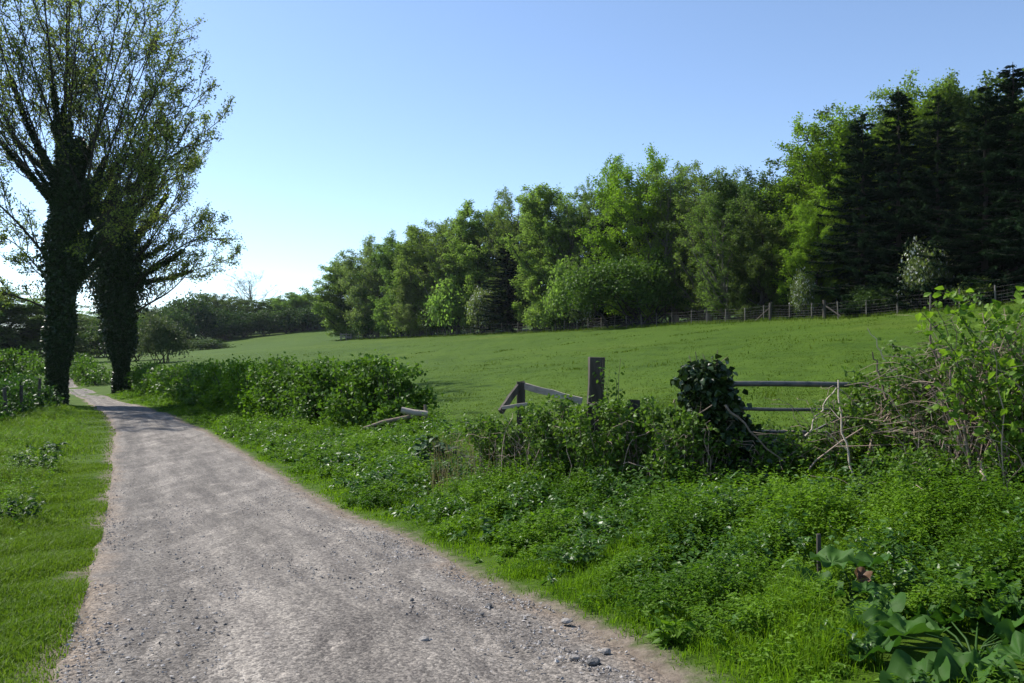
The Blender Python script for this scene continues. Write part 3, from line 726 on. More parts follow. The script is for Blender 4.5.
# ------------------------------------------------------------------ the two lane trees
def limb(rg, pts, dy, Y, k=10, y0=0.):
    pts = np.array(pts, float); t = np.linspace(0, 1, len(pts)); tt = np.linspace(0, 1, k)
    px = np.interp(tt, t, pts[:, 0]); py = np.interp(tt, t, pts[:, 1])
    yy = Y + y0 + dy * tt ** 1.2
    P = np.stack([(px - CX) / F * Y + rg.normal(size=k) * .06, yy, EYE + (HY - py) / F * Y], 1)
    P[1:, 0] += np.cumsum(rg.normal(size=k - 1) * .10) * (k > 8); P[1:, 1] += np.cumsum(rg.normal(size=k - 1) * .12) * (k > 8)
    for _ in range(2): P[1:-1] = P[1:-1] * .5 + (P[:-2] + P[2:]) * .25
    return P
def lane_tree(name, seed, Y, trunk_pts, limbs, r0, rl, label, ivy_len, nl, ivyfat, ivy_n, dirlimb=None):
    rg = np.random.default_rng(seed)
    tr = Geo(); tp = limb(rg, trunk_pts, 0, Y, 8); tp[0, 2] = hz(tp[0, 0], tp[0, 1]) - .25
    base = at(trunk_pts[0][0], Y)
    tubes(tr, tp, r0 * np.array([1.35, 1.05, 1, .96, .9, .82, .74, .6]), 12)
    LP = np.stack([limb(rg, q, dy, Y, 10) for q, dy in limbs]); n = len(LP)
    LR = rl * rg.uniform(.8, 1.15, (n, 1)) * np.linspace(1, .14, 10)[None]
    tubes(tr, LP, LR, 8)
    a, ra = spawn(rg, LP, LR, 13, .16, 1., R(18), R(48), .36, 8, .05, .10, .5, shrink=.62, rtip=.2)
    b, rb = spawn(rg, a, ra, 7, .2, 1., R(20), R(52), .40, 5, .05, .14, .55)
    c, rc = spawn(rg, b, rb, 5, .2, 1., R(25), R(60), .45, 4, .05, .18, .6)
    tubes(tr, a, np.maximum(ra, .02), 5); tubes(tr, b, np.maximum(rb, .012), 4); tubes(tr, c, np.maximum(rc, .008), 3)
    cr = Geo(); p, d = along(rg, np.concatenate([c, b[:, -4:]]), nl, .35, 1.08)
    keep = rg.uniform(0, 1, len(p)) < (.72 + .28 * np.sin(p[:, 0] * 1.1 + p[:, 2] * .9) * np.sin(p[:, 1] * 1.3 + p[:, 2] * .5))
    p = p[keep]
    leafcloud(cr, rg, p, .125, wr=.62, spread=.14)
    iv = Geo()
    paths = [(tp, r0, 1.0, ivyfat)] + [(LP[i], rl, ivy_len[i], ivyfat * .20) for i in range(n)]
    for P, rad, tmax, fat in paths:
        if tmax <= 0: continue
        m = int(ivy_n * (1.0 if P is tp else .15 * tmax))
        t = rg.uniform(0, 1, m) ** (1.0 if P is tp else 1.5) * tmax; x = np.minimum(t * (len(P) - 1), len(P) - 1.001); i = x.astype(int); f = (x - i)[:, None]
        q = P[i] * (1 - f) + P[i + 1] * f
        an = rg.uniform(0, 2 * math.pi, m)
        lump = 1 + .45 * np.sin(t * 17 + an * 2 + seed) + .3 * np.sin(t * 41 + an * 3)
        if P is tp: fat = ivyfat * np.clip(.10 + 1.7 * np.clip(t - .22, 0, 1), 0, 1.0) * np.clip(1.15 - .75 * np.clip(t - .55, 0, 1) / .45, 0, 1)
        rr = (rad * (1 - .5 * t) + fat * lump * rg.uniform(.15, 1, m) * (1 - .92 * (t / tmax) ** 1.3 if P is not tp else 1)).clip(.05)
        o_ = np.stack([np.cos(an), np.sin(an), rg.normal(size=m) * .3], 1)
        leafcloud(iv, rg, q + o_ * rr[:, None], .15 if P is tp else .11, wr=.8, upb=.1, dirb=o_ * .6 - Z3 * .6)
    root = empty(name, base, label, 'tree')
    for gg, nm, mt, sm in ((tr, 'trunk', 'bark', True), (cr, 'crown', 'ashleaf', False), (iv, 'ivy', 'ivy', False)):
        for i in range(len(gg.V)): gg.V[i] = gg.V[i] - base
        gg.build(nm, M[mt], root, smooth=sm)
    return root
def fan(rg, trunk_px, y0, y1, outline, n, lo=.35):
    """limbs rising from the trunk and fanning out to points on the crown outline (photo columns and rows at the tree's distance)"""
    ol = np.array(outline, float); sl_ = np.r_[0, np.cumsum(np.linalg.norm(np.diff(ol, axis=0), axis=1))]
    out = []
    for i in range(n):
        u_ = (i + rg.uniform(.2, .8)) / n * sl_[-1]; tip = np.array([np.interp(u_, sl_, ol[:, 0]), np.interp(u_, sl_, ol[:, 1])])
        st = np.array([trunk_px + rg.normal() * 4, 0.]); side = abs(tip[0] - trunk_px) / 150; st[1] = y1 + (y0 - y1) * min(1, side * rg.uniform(.5, 1.1)) * (1 if tip[0] > trunk_px else .55)
        tip = st + (tip - st) * rg.uniform(.72, .92)
        c1 = st + (tip - st) * np.array([.42, .30]) ; c2 = st + (tip - st) * np.array([.74, .66])
        out.append(([tuple(st), tuple(c1), tuple(c2), tuple(tip)], rg.uniform(-6, 6) * (1 - .4 * side)))
    return out
rgt = np.random.default_rng(511)
L1 = fan(rgt, 64, 305, 160, [(-75, 40), (-60, 0), (-40, -70), (20, -110), (80, -120), (130, -90), (165, -45), (190, 15), (206, 62), (206, 110), (204, 150)], 30)
L1 += [([(60, 300), (34, 262), (8, 240), (-22, 226)], 2), ([(62, 280), (36, 230), (14, 196), (-10, 172)], -3), ([(60, 318), (30, 300), (4, 292), (-24, 282)], -1)]
lane_tree('ash_tree', 51, 40, [(57, 402), (58, 365), (60, 320), (64, 240), (74, 140)], L1, .40, .072,
    'tall ivy clad ash with thin spring leaves on the left verge', list(np.clip(rgt.normal(.32, .14, 30), .08, .65)) + [.1, .1, .05], 4, .66, 50000)
rgt = np.random.default_rng(522)
L2 = fan(rgt, 116, 312, 232, [(60, 190), (70, 120), (100, 80), (140, 80), (178, 105), (200, 135), (214, 165), (222, 200), (228, 234), (220, 252)], 15)
L2 += [([(128, 318), (152, 301), (172, 292), (188, 276), (196, 258)], 1), ([(124, 300), (150, 268), (180, 248), (210, 240), (226, 246)], -2)]
lane_tree('ash_tree', 52, 50, [(122, 388), (122, 355), (119, 315), (116, 265), (112, 205)], L2, .30, .072,
    'thick ivy clad tree on the right verge where the lane bends', list(np.clip(rgt.normal(.40, .14, 15), .15, .7)) + [.05, .1], 4, 1.6, 80000)

# ------------------------------------------------------------------ the stock fence below the wood
def box(g, c, ax, ay, az, tint=None):
    """box with half-extent vectors"""
    c, ax, ay, az = map(np.asarray, (c, ax, ay, az))
    v = np.array([c + i * ax + j * ay + k * az for i in (-1, 1) for j in (-1, 1) for k in (-1, 1)])
    g.add(v, [[0, 1, 3, 2], [4, 6, 7, 5], [0, 4, 5, 1], [2, 3, 7, 6], [0, 2, 6, 4], [1, 5, 7, 3]], tint)
def beam(g, a, b, w, hh, bev=.15):
    """plank or post from a to b with chamfered long edges and uneven ends"""
    a, b = np.asarray(a, float), np.asarray(b, float); d = nrm(b - a)
    ref = Z3 if abs(d[2]) < .8 else np.array([0., 1., 0.])
    s = nrm(np.cross(d, ref)); t = np.cross(s, d)
    c = min(w, hh) * bev
    prof = [(-w, -hh + c), (-w, hh - c), (-w + c, hh), (w - c, hh), (w, hh - c), (w, -hh + c), (w - c, -hh), (-w + c, -hh)]
    n = 7; V = []
    for i in range(n):
        q = a + (b - a) * i / (n - 1) + s * rng.normal() * w * .06 + t * rng.normal() * hh * .06
        V += [q + s * p[0] * (1 + rng.normal() * .03) + t * p[1] * (1 + rng.normal() * .03) for p in prof]
    V = np.array(V); V[-8:] += d * rng.normal(size=(8, 1)) * w * .12
    f = [[i * 8 + j, i * 8 + (j + 1) % 8, (i + 1) * 8 + (j + 1) % 8, (i + 1) * 8 + j] for i in range(n - 1) for j in range(8)]
    n0 = g.n; g.add(V, f)
    g.F.append(np.array([list(range(8))[::-1], [(n - 1) * 8 + j for j in range(8)]]) + n0); g.T.append(np.full(2, .5))
A_ = np.array([-32., 150.]); B_ = np.array([31.5, 36.5])
fl = np.linalg.norm(B_ - A_); fd = (B_ - A_) / fl
fx = lambda s: A_ + fd * s
fr = empty('stock_fence', (float(A_[0]), float(A_[1]), hz(*A_)), 'long post and wire stock fence along the foot of the wood', 'fence')
fb = np.array([A_[0], A_[1], hz(*A_)])
s_, tops = 0., []
while s_ < fl:
    q = fx(s_) + rng.normal(size=2) * .04; z = hz(*q); hh = rng.uniform(1.1, 1.28)
    t = rng.normal(size=2) * .03
    gg = Geo(); w = rng.uniform(.03, .042)
    beam(gg, np.array([q[0], q[1], z - .2]) - fb, np.array([q[0] + t[0], q[1] + t[1], z + hh]) - fb, w, w, .5)
    gg.build('post', M['stake'], fr); tops.append(s_)
    s_ += rng.uniform(1.8, 2.35)
for px in (770, 824):
    Y = fence_Y(px); q = np.array([(px - CX) / F * Y, Y]); z = hz(*q)
    gg = Geo(); beam(gg, np.array([q[0], q[1], z - .2]) - fb, np.array([q[0], q[1], z + 1.3]) - fb, .1, .1, .5); o = gg.build('strainer_post', M['wood'], fr)
    e = q - fd * 1.5 * (1 if px == 770 else -1); gg = Geo(); beam(gg, np.array([e[0], e[1], hz(*e)]) - fb, np.array([q[0], q[1], z + .95]) - fb, .045, .045, .4); gg.build('brace', M['wood'], fr)
gg = Geo(); ss = np.arange(0, fl, 1.0); q = A_ + fd * ss[:, None]; zz = h(q[:, 0], q[:, 1])
for hgt in (.12, .28, .44, .62, .8, 1.05): tubes(gg, np.stack([q[:, 0], q[:, 1], zz + hgt + .01 * np.sin(ss * 3 + hgt * 9)], 1)[None] - fb, np.full((1, len(ss)), .005), 3)
sv = np.arange(0, fl, .3); q = A_ + fd * sv[:, None]; zz = h(q[:, 0], q[:, 1])
tubes(gg, np.stack([np.stack([q[:, 0], q[:, 1], zz + .12], 1), np.stack([q[:, 0], q[:, 1], zz + .8], 1)], 1) - fb, np.full((len(sv), 2), .003), 3)
gg.build('wire_mesh', M['wire'], fr)
# timber stile by the corner of the wood
p = at(346, 146); t = empty('wooden_stile', p, 'small pale wooden stile by the far corner of the wood', 'stile')
for dx in (-.9, .1, .9):
    gg = Geo(); beam(gg, (dx, 0, -.2), (dx, 0, 1.3 if dx else 1.5), .09, .09); gg.build('post', M['plank'], t)
for z in (.5, 1.0):
    gg = Geo(); beam(gg, (-1.1, -.12, z), (1.1, -.12, z), .03, .1); gg.build('rail', M['plank'], t)

# ------------------------------------------------------------------ hedge along the lane
def hedge(name, a, b, w, H, n, lsize, leaf, label, seed, nst=26, cat='hedge', group='hedge along the right side of the lane', sig=.17):
    rg = np.random.default_rng(seed); a, b = np.array(a), np.array(b); d = b - a; Ln = np.linalg.norm(d); d = d / Ln; s = np.array([-d[1], d[0]])
    nc = int(17 * Ln * (w + H) / 3) + 24
    t = rg.uniform(-.04, 1.04, nc) * Ln; v = rg.uniform(-1, 1, nc); zq = rg.uniform(.06, 1, nc) ** .8
    wmax = np.sqrt(np.clip(1 - np.clip((zq - .45) / .72, 0, 1) ** 2, 0, 1))
    Ht = H * (.84 + .15 * np.sin(t * 1.9 + seed) + .12 * np.sin(t * 4.7 + 2 * seed)); v = v * (1 + .25 * np.sin(t * 3.1 + seed + zq * 4))
    c = np.stack([a[0] + d[0] * t + s[0] * v * w * wmax, a[1] + d[1] * t + s[1] * v * w * wmax, zq * Ht * .92], 1)
    c[:, 2] += h(c[:, 0], c[:, 1])
    ci = rg.integers(0, nc, n); P = c[ci] + rg.normal(size=(n, 3)) * sig * rg.uniform(.35, 1.3, nc)[ci][:, None]
    P[:, 2] = np.maximum(P[:, 2], h(P[:, 0], P[:, 1]) + .03)
    # upright new shoots on top
    k = int(n * .06); tt = rg.uniform(0, 1, k) * Ln; vv = rg.uniform(-.6, .6, k) * w
    sp = np.stack([a[0] + d[0] * tt + s[0] * vv, a[1] + d[1] * tt + s[1] * vv, np.zeros(k)], 1)
    sp[:, 2] = h(sp[:, 0], sp[:, 1]) + H * (.92 + .10 * np.sin(tt * 1.9 + seed)) + np.abs(rg.normal(size=k)) * .12
    P = np.concatenate([P, sp])
    m = (a + b) / 2; base = np.array([m[0], m[1], hz(*m)])
    fol = Geo(); tint = np.clip(rg.normal(.5, .24, len(P)), 0, 1)
    leafcloud(fol, rg, P - base, lsize, wr=.7, tint=tint, upb=.8)
    st = Geo(); tb = rg.uniform(0, 1, nst) * Ln; B = np.stack([a[0] + d[0] * tb, a[1] + d[1] * tb, np.zeros(nst)], 1); B[:, 2] = h(B[:, 0], B[:, 1]) - .1
    E = B + rg.normal(size=B.shape) * [.35, .35, 0] + Z3 * H * rg.uniform(.6, .95, (nst, 1)); tq = np.linspace(0, 1, 6)[None, :, None]
    SP = B[:, None] * (1 - tq) + E[:, None] * tq + rg.normal(size=(nst, 6, 3)) * .05
    tubes(st, SP - base, np.linspace(.035, .008, 6)[None].repeat(nst, 0), 5)
    root = empty(name, base, label, cat, group)
    fol.build('foliage', M[leaf], root); st.build('stem', M['bark'], root, smooth=True)
    return root
def gp(px, Y): return ((px - CX) / F * Y, Y)
hedge('hawthorn_hedge', gp(418, 20.2), gp(340, 22.2), .62, 1.78, 14000, .115, 'hawthorn', 'bright leafy hawthorn at the near end of the lane hedge', 61)
hedge('hawthorn_hedge', gp(338, 22.6), gp(280, 26.5), .75, 1.76, 15000, .11, 'hawthorn', 'hawthorn second from the near end of the lane hedge, with shaded foot', 62)
hedge('hawthorn_hedge', gp(276, 27), gp(222, 33), .8, 1.82, 13000, .12, 'herb', 'dark middle stretch of the lane hedge', 63)
hedge('hawthorn_hedge', gp(218, 33.6), gp(176, 41), .8, 1.72, 11000, .14, 'hawthorn', 'lower stretch of the lane hedge beyond the dark middle', 64)
hedge('hawthorn_hedge', gp(172, 42), gp(138, 52), .8, 1.5, 10000, .15, 'hawthorn', 'far low end of the lane hedge beside the second lane tree', 65)
hedge('hawthorn_hedge', gp(100, 58), gp(30, 74), .8, 1.7, 8000, .17, 'hawthorn', 'clipped hedge beyond the lane bend, seen between the two lane trees', 66, group=None)
hedge('bramble_hedge', gp(-10, 26), gp(34, 34), .8, 1.15, 9000, .12, 'nettle', 'scruffy dark hedge on the left verge before the big ash', 67, group=None)
hedge('bramble_hedge', gp(-60, 22), gp(-14, 25.5), .9, .95, 5000, .12, 'nettle', 'dull scrub darkened for shade at the left edge beside the scruffy dark hedge', 68, group=None)  # dull leaf colour, kept dark to carry the shade under the ash
hedge('bramble_hedge', gp(-30, 42), gp(28, 50), 1.2, 2.6, 9000, .16, 'hawthorn', 'green scrub on the left behind the big ash', 69, group=None)
for i, (px, Y, lb) in enumerate([(8, 25.5, 'leaning grey stake left of the scruffy dark hedge'), (22, 27.5, 'grey stake in the middle of the scruffy dark hedge'), (38, 31.5, 'grey stake at the lane end of the scruffy dark hedge')]):
    p = at(px, Y); gg = Geo(); beam(gg, (0, 0, -.2), (.1 * (i - 1), 0, 1.25), .045, .045, .4)
    o = gg.build('fence_stake', M['wood']); o.location = p; tag(o, lb, 'stake', 'stakes in the left-hand scrub')
# cut branch sticking out of the hedge end
p = at(416, 19.4); t = empty('cut_branch', p, 'cut pale branch lying at the near end of the hedge', 'branch')
gg = Geo(); q = np.array([[-1.3, .2, .15], [-.8, .1, .32], [-.3, 0, .42], [.1, 0, .50]]); tubes(gg, q, np.array([.04, .045, .05, .055]), 8); gg.build('stem', M['twig'], t, smooth=True)
gg = Geo(); q = np.array([[-.35, -.05, .62], [-.05, -.05, .55], [.30, -.05, .52]]); tubes(gg, q, np.array([.075, .08, .075]), 9); gg.build('log', M['plank'], t, smooth=True)
gg = Geo(); q = np.array([[.22, 0, .2], [.25, 0, .5], [.22, 0, .75]]); tubes(gg, q, np.array([.05, .05, .03]), 7); gg.build('snag', M['twig'], t, smooth=True)

# ------------------------------------------------------------------ gate, posts and what grows over them
GY_, GX0, GLEN = 8.8, 2.36, 3.7
def gz(x): return hz(x, GY_)
gb = np.array([GX0, GY_, .18]); t = empty('field_gate', gb, 'dark metal field gate half buried in brambles', 'gate')
tops_ = [1.165, .885, .63, .40, .20]
def gpt(x, z): return np.array([x, -.10 * x / GLEN, z - .012 * x])
for i, z in enumerate(tops_):
    gg = Geo(); xs = np.linspace(.05, GLEN, 9); r = .032 if i == 0 else .020
    tubes(gg, np.array([gpt(x, z + rng.normal() * .004) for x in xs]), np.full(9, r), 10); gg.build('rail', M['metal'], t, smooth=True)
for x in (.05, GLEN):
    gg = Geo(); tubes(gg, np.array([gpt(x, zz) for zz in np.linspace(.12, 1.19, 4)]), np.full(4, .028), 10); gg.build('stile', M['metal'], t, smooth=True)
for x0, x1 in ((.1, GLEN / 2), (GLEN - .1, GLEN / 2)):
    gg = Geo(); tubes(gg, np.array([gpt(x0 + (x1 - x0) * k / 4, .2 + .93 * k / 4) + [0, -.035, 0] for k in range(5)]), np.full(5, .014), 6); gg.build('brace', M['metal'], t, smooth=True)

p = at(595, 9.6); o_ = empty('gate_post', p, 'square weathered wooden post with a leaf sprig, standing clear of the brambles', 'post')
gg = Geo(); beam(gg, (0, 0, -.3), (.015, 0, 1.64 - p[2]), .092, .075, .1); gg.build('post_shaft', M['wood'], o_)

p = at(521, 11.); t = empty('broken_fence', p, 'broken wooden fence end with a sloping pale rail', 'fence')
tz = 1.30 - p[2]
gg = Geo(); beam(gg, (0, 0, -.3), (0, 0, tz), .058, .058, .15); gg.build('post', M['wood'], t)
gg = Geo(); beam(gg, (.05, -.04, tz - .06), (.80, -.42, tz - .245), .02, .045, .15); gg.build('rail', M['plank'], t)
gg = Geo(); beam(gg, (-.03, -.05, tz - .06), (-.28, -.25, tz - .40), .028, .04, .15); gg.build('brace', M['wood'], t)
gg = Geo(); beam(gg, (-.26, -.3, tz - .34), (.1, -.3, tz - .29), .016, .022, .15); gg.build('batten', M['plank'], t)
p = at(633, 9.5); gg = Geo(); beam(gg, (-.03, 0, -.2), (0, 0, 1.12 - p[2]), .07, .06, .12); o = gg.build('fence_stump', M['wood']); o.location = p
tag(o, 'short sawn fence stump among the brambles right of the square post', 'post')
p = at(820, 5.2); gg = Geo(); beam(gg, (0, 0, -.25), (-.012, 0, .33), .012, .012, .3); o = gg.build('fence_stake', M['wood']); o.location = p
tag(o, 'short thin stake standing alone in the lush verge', 'stake')

def ivy_post(p, H, seed):
    rg = np.random.default_rng(seed); n = 12000
    t = empty('ivy_clad_post', p, 'gate post smothered in dark glossy ivy', 'post')
    gg = Geo(); beam(gg, (0, 0, -.3), (0, 0, H * .96), .09, .09, .12); gg.build('post_shaft', M['wood'], t)
    nc = 95; zc = rg.uniform(.02, 1, nc) ** .9; ac = rg.uniform(0, 6.283, nc)
    rc = (.36 + .10 * np.sin(zc * 5 + 1.0)) * rg.uniform(.35, 1.15, nc) * np.sqrt(np.clip(1.1 - zc ** 4, 0, 1))
    C = np.stack([np.cos(ac) * rc + .58 * (1 - zc) ** 1.5 - .03, np.sin(ac) * rc, zc * H], 1)
    ci = rg.integers(0, nc, n); P = C[ci] + rg.normal(size=(n, 3)) * rg.uniform(.03, .085, nc)[ci][:, None]; P[:, 2] = np.maximum(P[:, 2], -.02); an = np.arctan2(P[:, 1], P[:, 0])
    o3 = np.stack([np.cos(an), np.sin(an), np.zeros(n)], 1)
    gg = Geo(); leafcloud(gg, rg, P, .075, wr=.85, two=True, upb=.2, dirb=o3 * .5 - Z3 * .7); gg.build('ivy', M['ivy'], t)
    gg = Geo(); m = 24; an = rg.uniform(0, 6.28, m); tq = np.linspace(0, 1, 7)
    SP = np.stack([np.stack([np.cos(a_ + tq * .8) * (.12 + .05 * tq), np.sin(a_ + tq * .8) * (.12 + .05 * tq), tq * H * f_], 1) for a_, f_ in zip(an, rg.uniform(.6, 1.05, m))])
    tubes(gg, SP, np.linspace(.014, .005, 7)[None].repeat(m, 0), 5); gg.build('ivy_stem', M['bark'], t, smooth=True)
    gg = Geo(); m = 12; an = rg.uniform(0, 6.28, m)
    b = np.stack([np.cos(an) * .12, np.sin(an) * .12, np.full(m, H * .95)], 1); e = b + rg.normal(size=(m, 3)) * [.10, .08, .03] + Z3 * rg.uniform(.1, .28, (m, 1))
    tubes(gg, np.stack([b, (b + e) / 2, e], 1), np.full((m, 3), .004), 4); gg.build('dead_twig', M['twig'], t)
ivy_post(at(706, 8.75), 1.38, 71)

def bramble(name, p, rx, ry, H, ncane, nleaf, lsize, label, seed, leaf='bramble', dead=0, cat='bramble', group=None, arch=.55, two=True, lean=(0, 0), canemat='twig'):
    rg = np.random.default_rng(seed); t = empty(name, p, label, cat, group); p = np.asarray(p)
    def canes(n, hk, spreadk):
        an = rg.uniform(0, 6.283, n); rr = np.sqrt(rg.uniform(0, 1, n)) * .8
        b = np.stack([np.cos(an) * rr * rx, np.sin(an) * rr * ry, np.zeros(n)], 1)
        b[:, 2] = h(b[:, 0] + p[0], b[:, 1] + p[1]) - p[2] - .05
        d = rg.uniform(0, 6.283, n); L = rg.uniform(.3, 1, n) * spreadk; tq = np.linspace(0, 1, 9)[None]
        hh = H * rg.uniform(.5, 1.05, n)[:, None] * hk
        zz = hh * (2.1 * tq * (1 - arch * tq)) / (2.1 * (1 - arch) if arch < .5 else 2.1 * (1 / (4 * arch)))
        x = b[:, :1] + (np.cos(d) * L * rx)[:, None] * tq ** 1.4 + lean[0] * tq; y = b[:, 1:2] + (np.sin(d) * L * ry)[:, None] * tq ** 1.4 + lean[1] * tq
        P = np.stack([x, y, b[:, 2:3] + zz], 2); P[:, 1:-1] += rg.normal(size=(n, 7, 3)) * .02
        return P
    C = canes(ncane, 1., .9); gg = Geo(); tubes(gg, C, np.linspace(.0055, .002, 9)[None].repeat(ncane, 0) * rg.uniform(.7, 1.4, (ncane, 1)), 4)
    o = gg.build('cane', M[canemat], t)
    if ncane > 30: o['kind'] = 'stuff'
    lsize = lsize * .82; per = max(1, int(nleaf * 2.1) // ncane); q, d = along(rg, C, per, .18, 1.0)
    fol = Geo(); leafcloud(fol, rg, q + rg.normal(size=q.shape) * lsize * .7, lsize, wr=.72, two=two, upb=1.0, tint=np.clip(rg.normal(.5, .25, len(q)), 0, 1))
    fol.build('foliage', M[leaf], t)
    if dead:
        D = canes(dead, .95, 1.3); D += rg.normal(size=(dead, 1, 3)) * [.1, .1, .03]
        gg = Geo(); tubes(gg, D, np.linspace(.0045, .0018, 9)[None].repeat(dead, 0) * rg.uniform(.6, 1.6, (dead, 1)), 4); o = gg.build('dead_cane', M['dead'], t)
        if dead > 30: o['kind'] = 'stuff'
    return t
GB = 'brambles along the old fence and gate'
bramble('bramble_bush', at(690, 8.45), .42, .16, .98, 40, 1100, .062, 'bramble leaves running up the left side of the ivy clad post', 80, dead=24, group=GB)
bramble('bramble_bush', at(815, 8.35), .9, .3, .66, 60, 2000, .058, 'leafy low bramble in front of the gate bars', 79, dead=40, group=GB)
bramble('bramble_bush', at(560, 9.9), .6, .4, 1.08, 46, 1900, .062, 'bramble mound over the sloping pale rail', 81, dead=40, group=GB)
bramble('bramble_bush', at(612, 9.2), .5, .35, 1.12, 46, 1900, .065, 'bramble mound climbing against the square wooden post', 82, dead=22, group=GB)
bramble('bramble_bush', at(660, 9.0), .45, .4, 1.12, 44, 1500, .066, 'tangled bramble between the sawn stump and the ivy clad post', 83, dead=40, group=GB)
bramble('bramble_bush', at(508, 10.6), .6, .4, .92, 36, 1400, .065, 'low thin bramble left of the broken fence end', 84, dead=60, group=GB)
bramble('bramble_bush', at(785, 8.9), .7, .22, .70, 40, 1300, .06, 'low bramble behind the bars at the ivy end of the gate', 85, dead=36, group=GB)
bramble('bramble_bush', at(862, 8.45), .55, .3, 1.15, 34, 800, .062, 'thin bramble with long bare canes before the middle of the gate', 86, dead=70, group=GB)
bramble('bramble_bush', at(925, 8.2), .7, .5, 1.35, 60, 2600, .064, 'leafy bramble swallowing the far end of the gate', 87, dead=90, group=GB)
bramble('bramble_bush', at(1000, 7.4), .8, .6, 1.45, 60, 1500, .06, 'rusty bramble thicket of dead canes under the maple sapling', 88, dead=400, group=GB, arch=.62)
bramble('bramble_bush', at(1065, 6.6), .8, .7, 1.5, 60, 2400, .06, 'dense bramble bank at the right edge of the picture', 89, dead=160, group=GB)
bramble('bramble_bush', at(960, 6.8), .7, .5, .62, 50, 2400, .055, 'low leafy bramble in front of the rusty thicket', 90, dead=40, group=GB)
bramble('bramble_bush', at(1018, 7.0), .7, .5, 1.85, 60, 1300, .062, 'highest leafy bramble arch under the maple sapling', 93, dead=150, group=GB)
bramble('bramble_bush', at(955, 7.7), .6, .4, 1.5, 50, 1700, .06, 'upper bramble sprays between gate end and rusty thicket', 94, dead=50, group=GB)
bramble('maple_sapling', at(1085, 6.3), .5, .5, 2.0, 14, 640, .085, 'lime green maple sapling leaning in from the right edge', 91, leaf='maple', cat='sapling', arch=.3, lean=(-.55, .2), canemat='bark')
bramble('leafy_sprig', at(608, 9.45), .22, .1, 1.55, 9, 150, .06, 'wispy bramble sprig rising right of the square wooden post', 92, group=GB, arch=.2)

# dead stems
def stem(name, pts, r, mat, label, cat='stem', group='dead stems by the gate', side=0, seed=0):
    """pts: (px, py, Y)"""
    q = np.array([ray(*a_) for a_ in pts]); base = q[0].copy(); k = 9; tt = np.linspace(0, 1, k); t0 = np.linspace(0, 1, len(q))
    P = np.stack([np.interp(tt, t0, q[:, i]) for i in range(3)], 1) - base; P[1:-1] += np.random.default_rng(seed).normal(size=(k - 2, 3)) * r * 1.2
    gg = Geo(); tubes(gg, P, r * np.linspace(1.1, .55, k), 6)
    if side:
        rg = np.random.default_rng(seed); a_, ra = spawn(rg, P[None], (r * np.linspace(1.1, .55, k))[None], side, .3, .95, R(25), R(60), .4, 5, .02, .1, .6); tubes(gg, a_, np.maximum(ra, .002), 4)
    o = gg.build(name, M[mat], smooth=True); o.location = base; tag(o, label, cat, group)
stem('dead_stem', [(853, 482, 7.9), (851, 459, 7.95), (841, 428, 8.0), (838, 380, 8.1)], .013, 'deadpale', 'pale crooked dead stem in front of the gate', side=3, seed=1)
stem('dead_stem', [(858, 470, 8.0), (884, 424, 8.1), (905, 396, 8.1), (862, 386, 8.3)], .012, 'dead', 'brown looping dead stem beside the pale crooked one', side=2, seed=2)
stem('dead_stem', [(805, 436, 8.3), (815, 418, 8.3), (824, 402, 8.35), (836, 388, 8.4)], .009, 'deadpale', 'short pale twig slanting across the gate bars', side=2, seed=3)
stem('dead_stem', [(892, 372, 7.8), (880, 352, 7.8), (867, 328, 7.8)], .007, 'deadpale', 'straw coloured stalk leaning out against the field', seed=4)
stem('dead_stem', [(944, 430, 7.3), (941, 380, 7.3), (934, 345, 7.3), (929, 312, 7.3)], .014, 'twig', 'tall dark upright stalk rising above the brambles', side=3, seed=5)
stem('dead_stem', [(886, 400, 7.6), (880, 375, 7.6), (872, 352, 7.6)], .012, 'twig', 'shorter dark stalk left of the tall upright one', seed=6)
stem('dead_stem', [(970, 470, 6.6), (966, 430, 6.6), (955, 395, 6.6), (950, 370, 6.6)], .014, 'twig', 'dark knobbly stalk right of the tall upright one', side=2, seed=7)
stem('dead_stem', [(985, 480, 6.0), (981, 470, 6.0), (978, 458, 6.0)], .010, 'dead', 'pale snapped stick end under the brambles at the right', seed=8)
stem('dead_stem', [(655, 452, 8.6), (690, 422, 8.5), (712, 405, 8.3)], .011, 'twig', 'dark cane slanting up into the ivy clad post', seed=9, side=2)
stem('dead_stem', [(725, 405, 8.2), (750, 430, 8.1), (785, 462, 8.0)], .011, 'twig', 'dark branch sloping down from the ivy clad post', seed=10, side=3)
stem('dead_stem', [(808, 470, 8.0), (830, 448, 8.0), (905, 405, 8.1), (935, 375, 8.2)], .009, 'dead', 'long brown cane arching across the far half of the gate', side=3, seed=11)

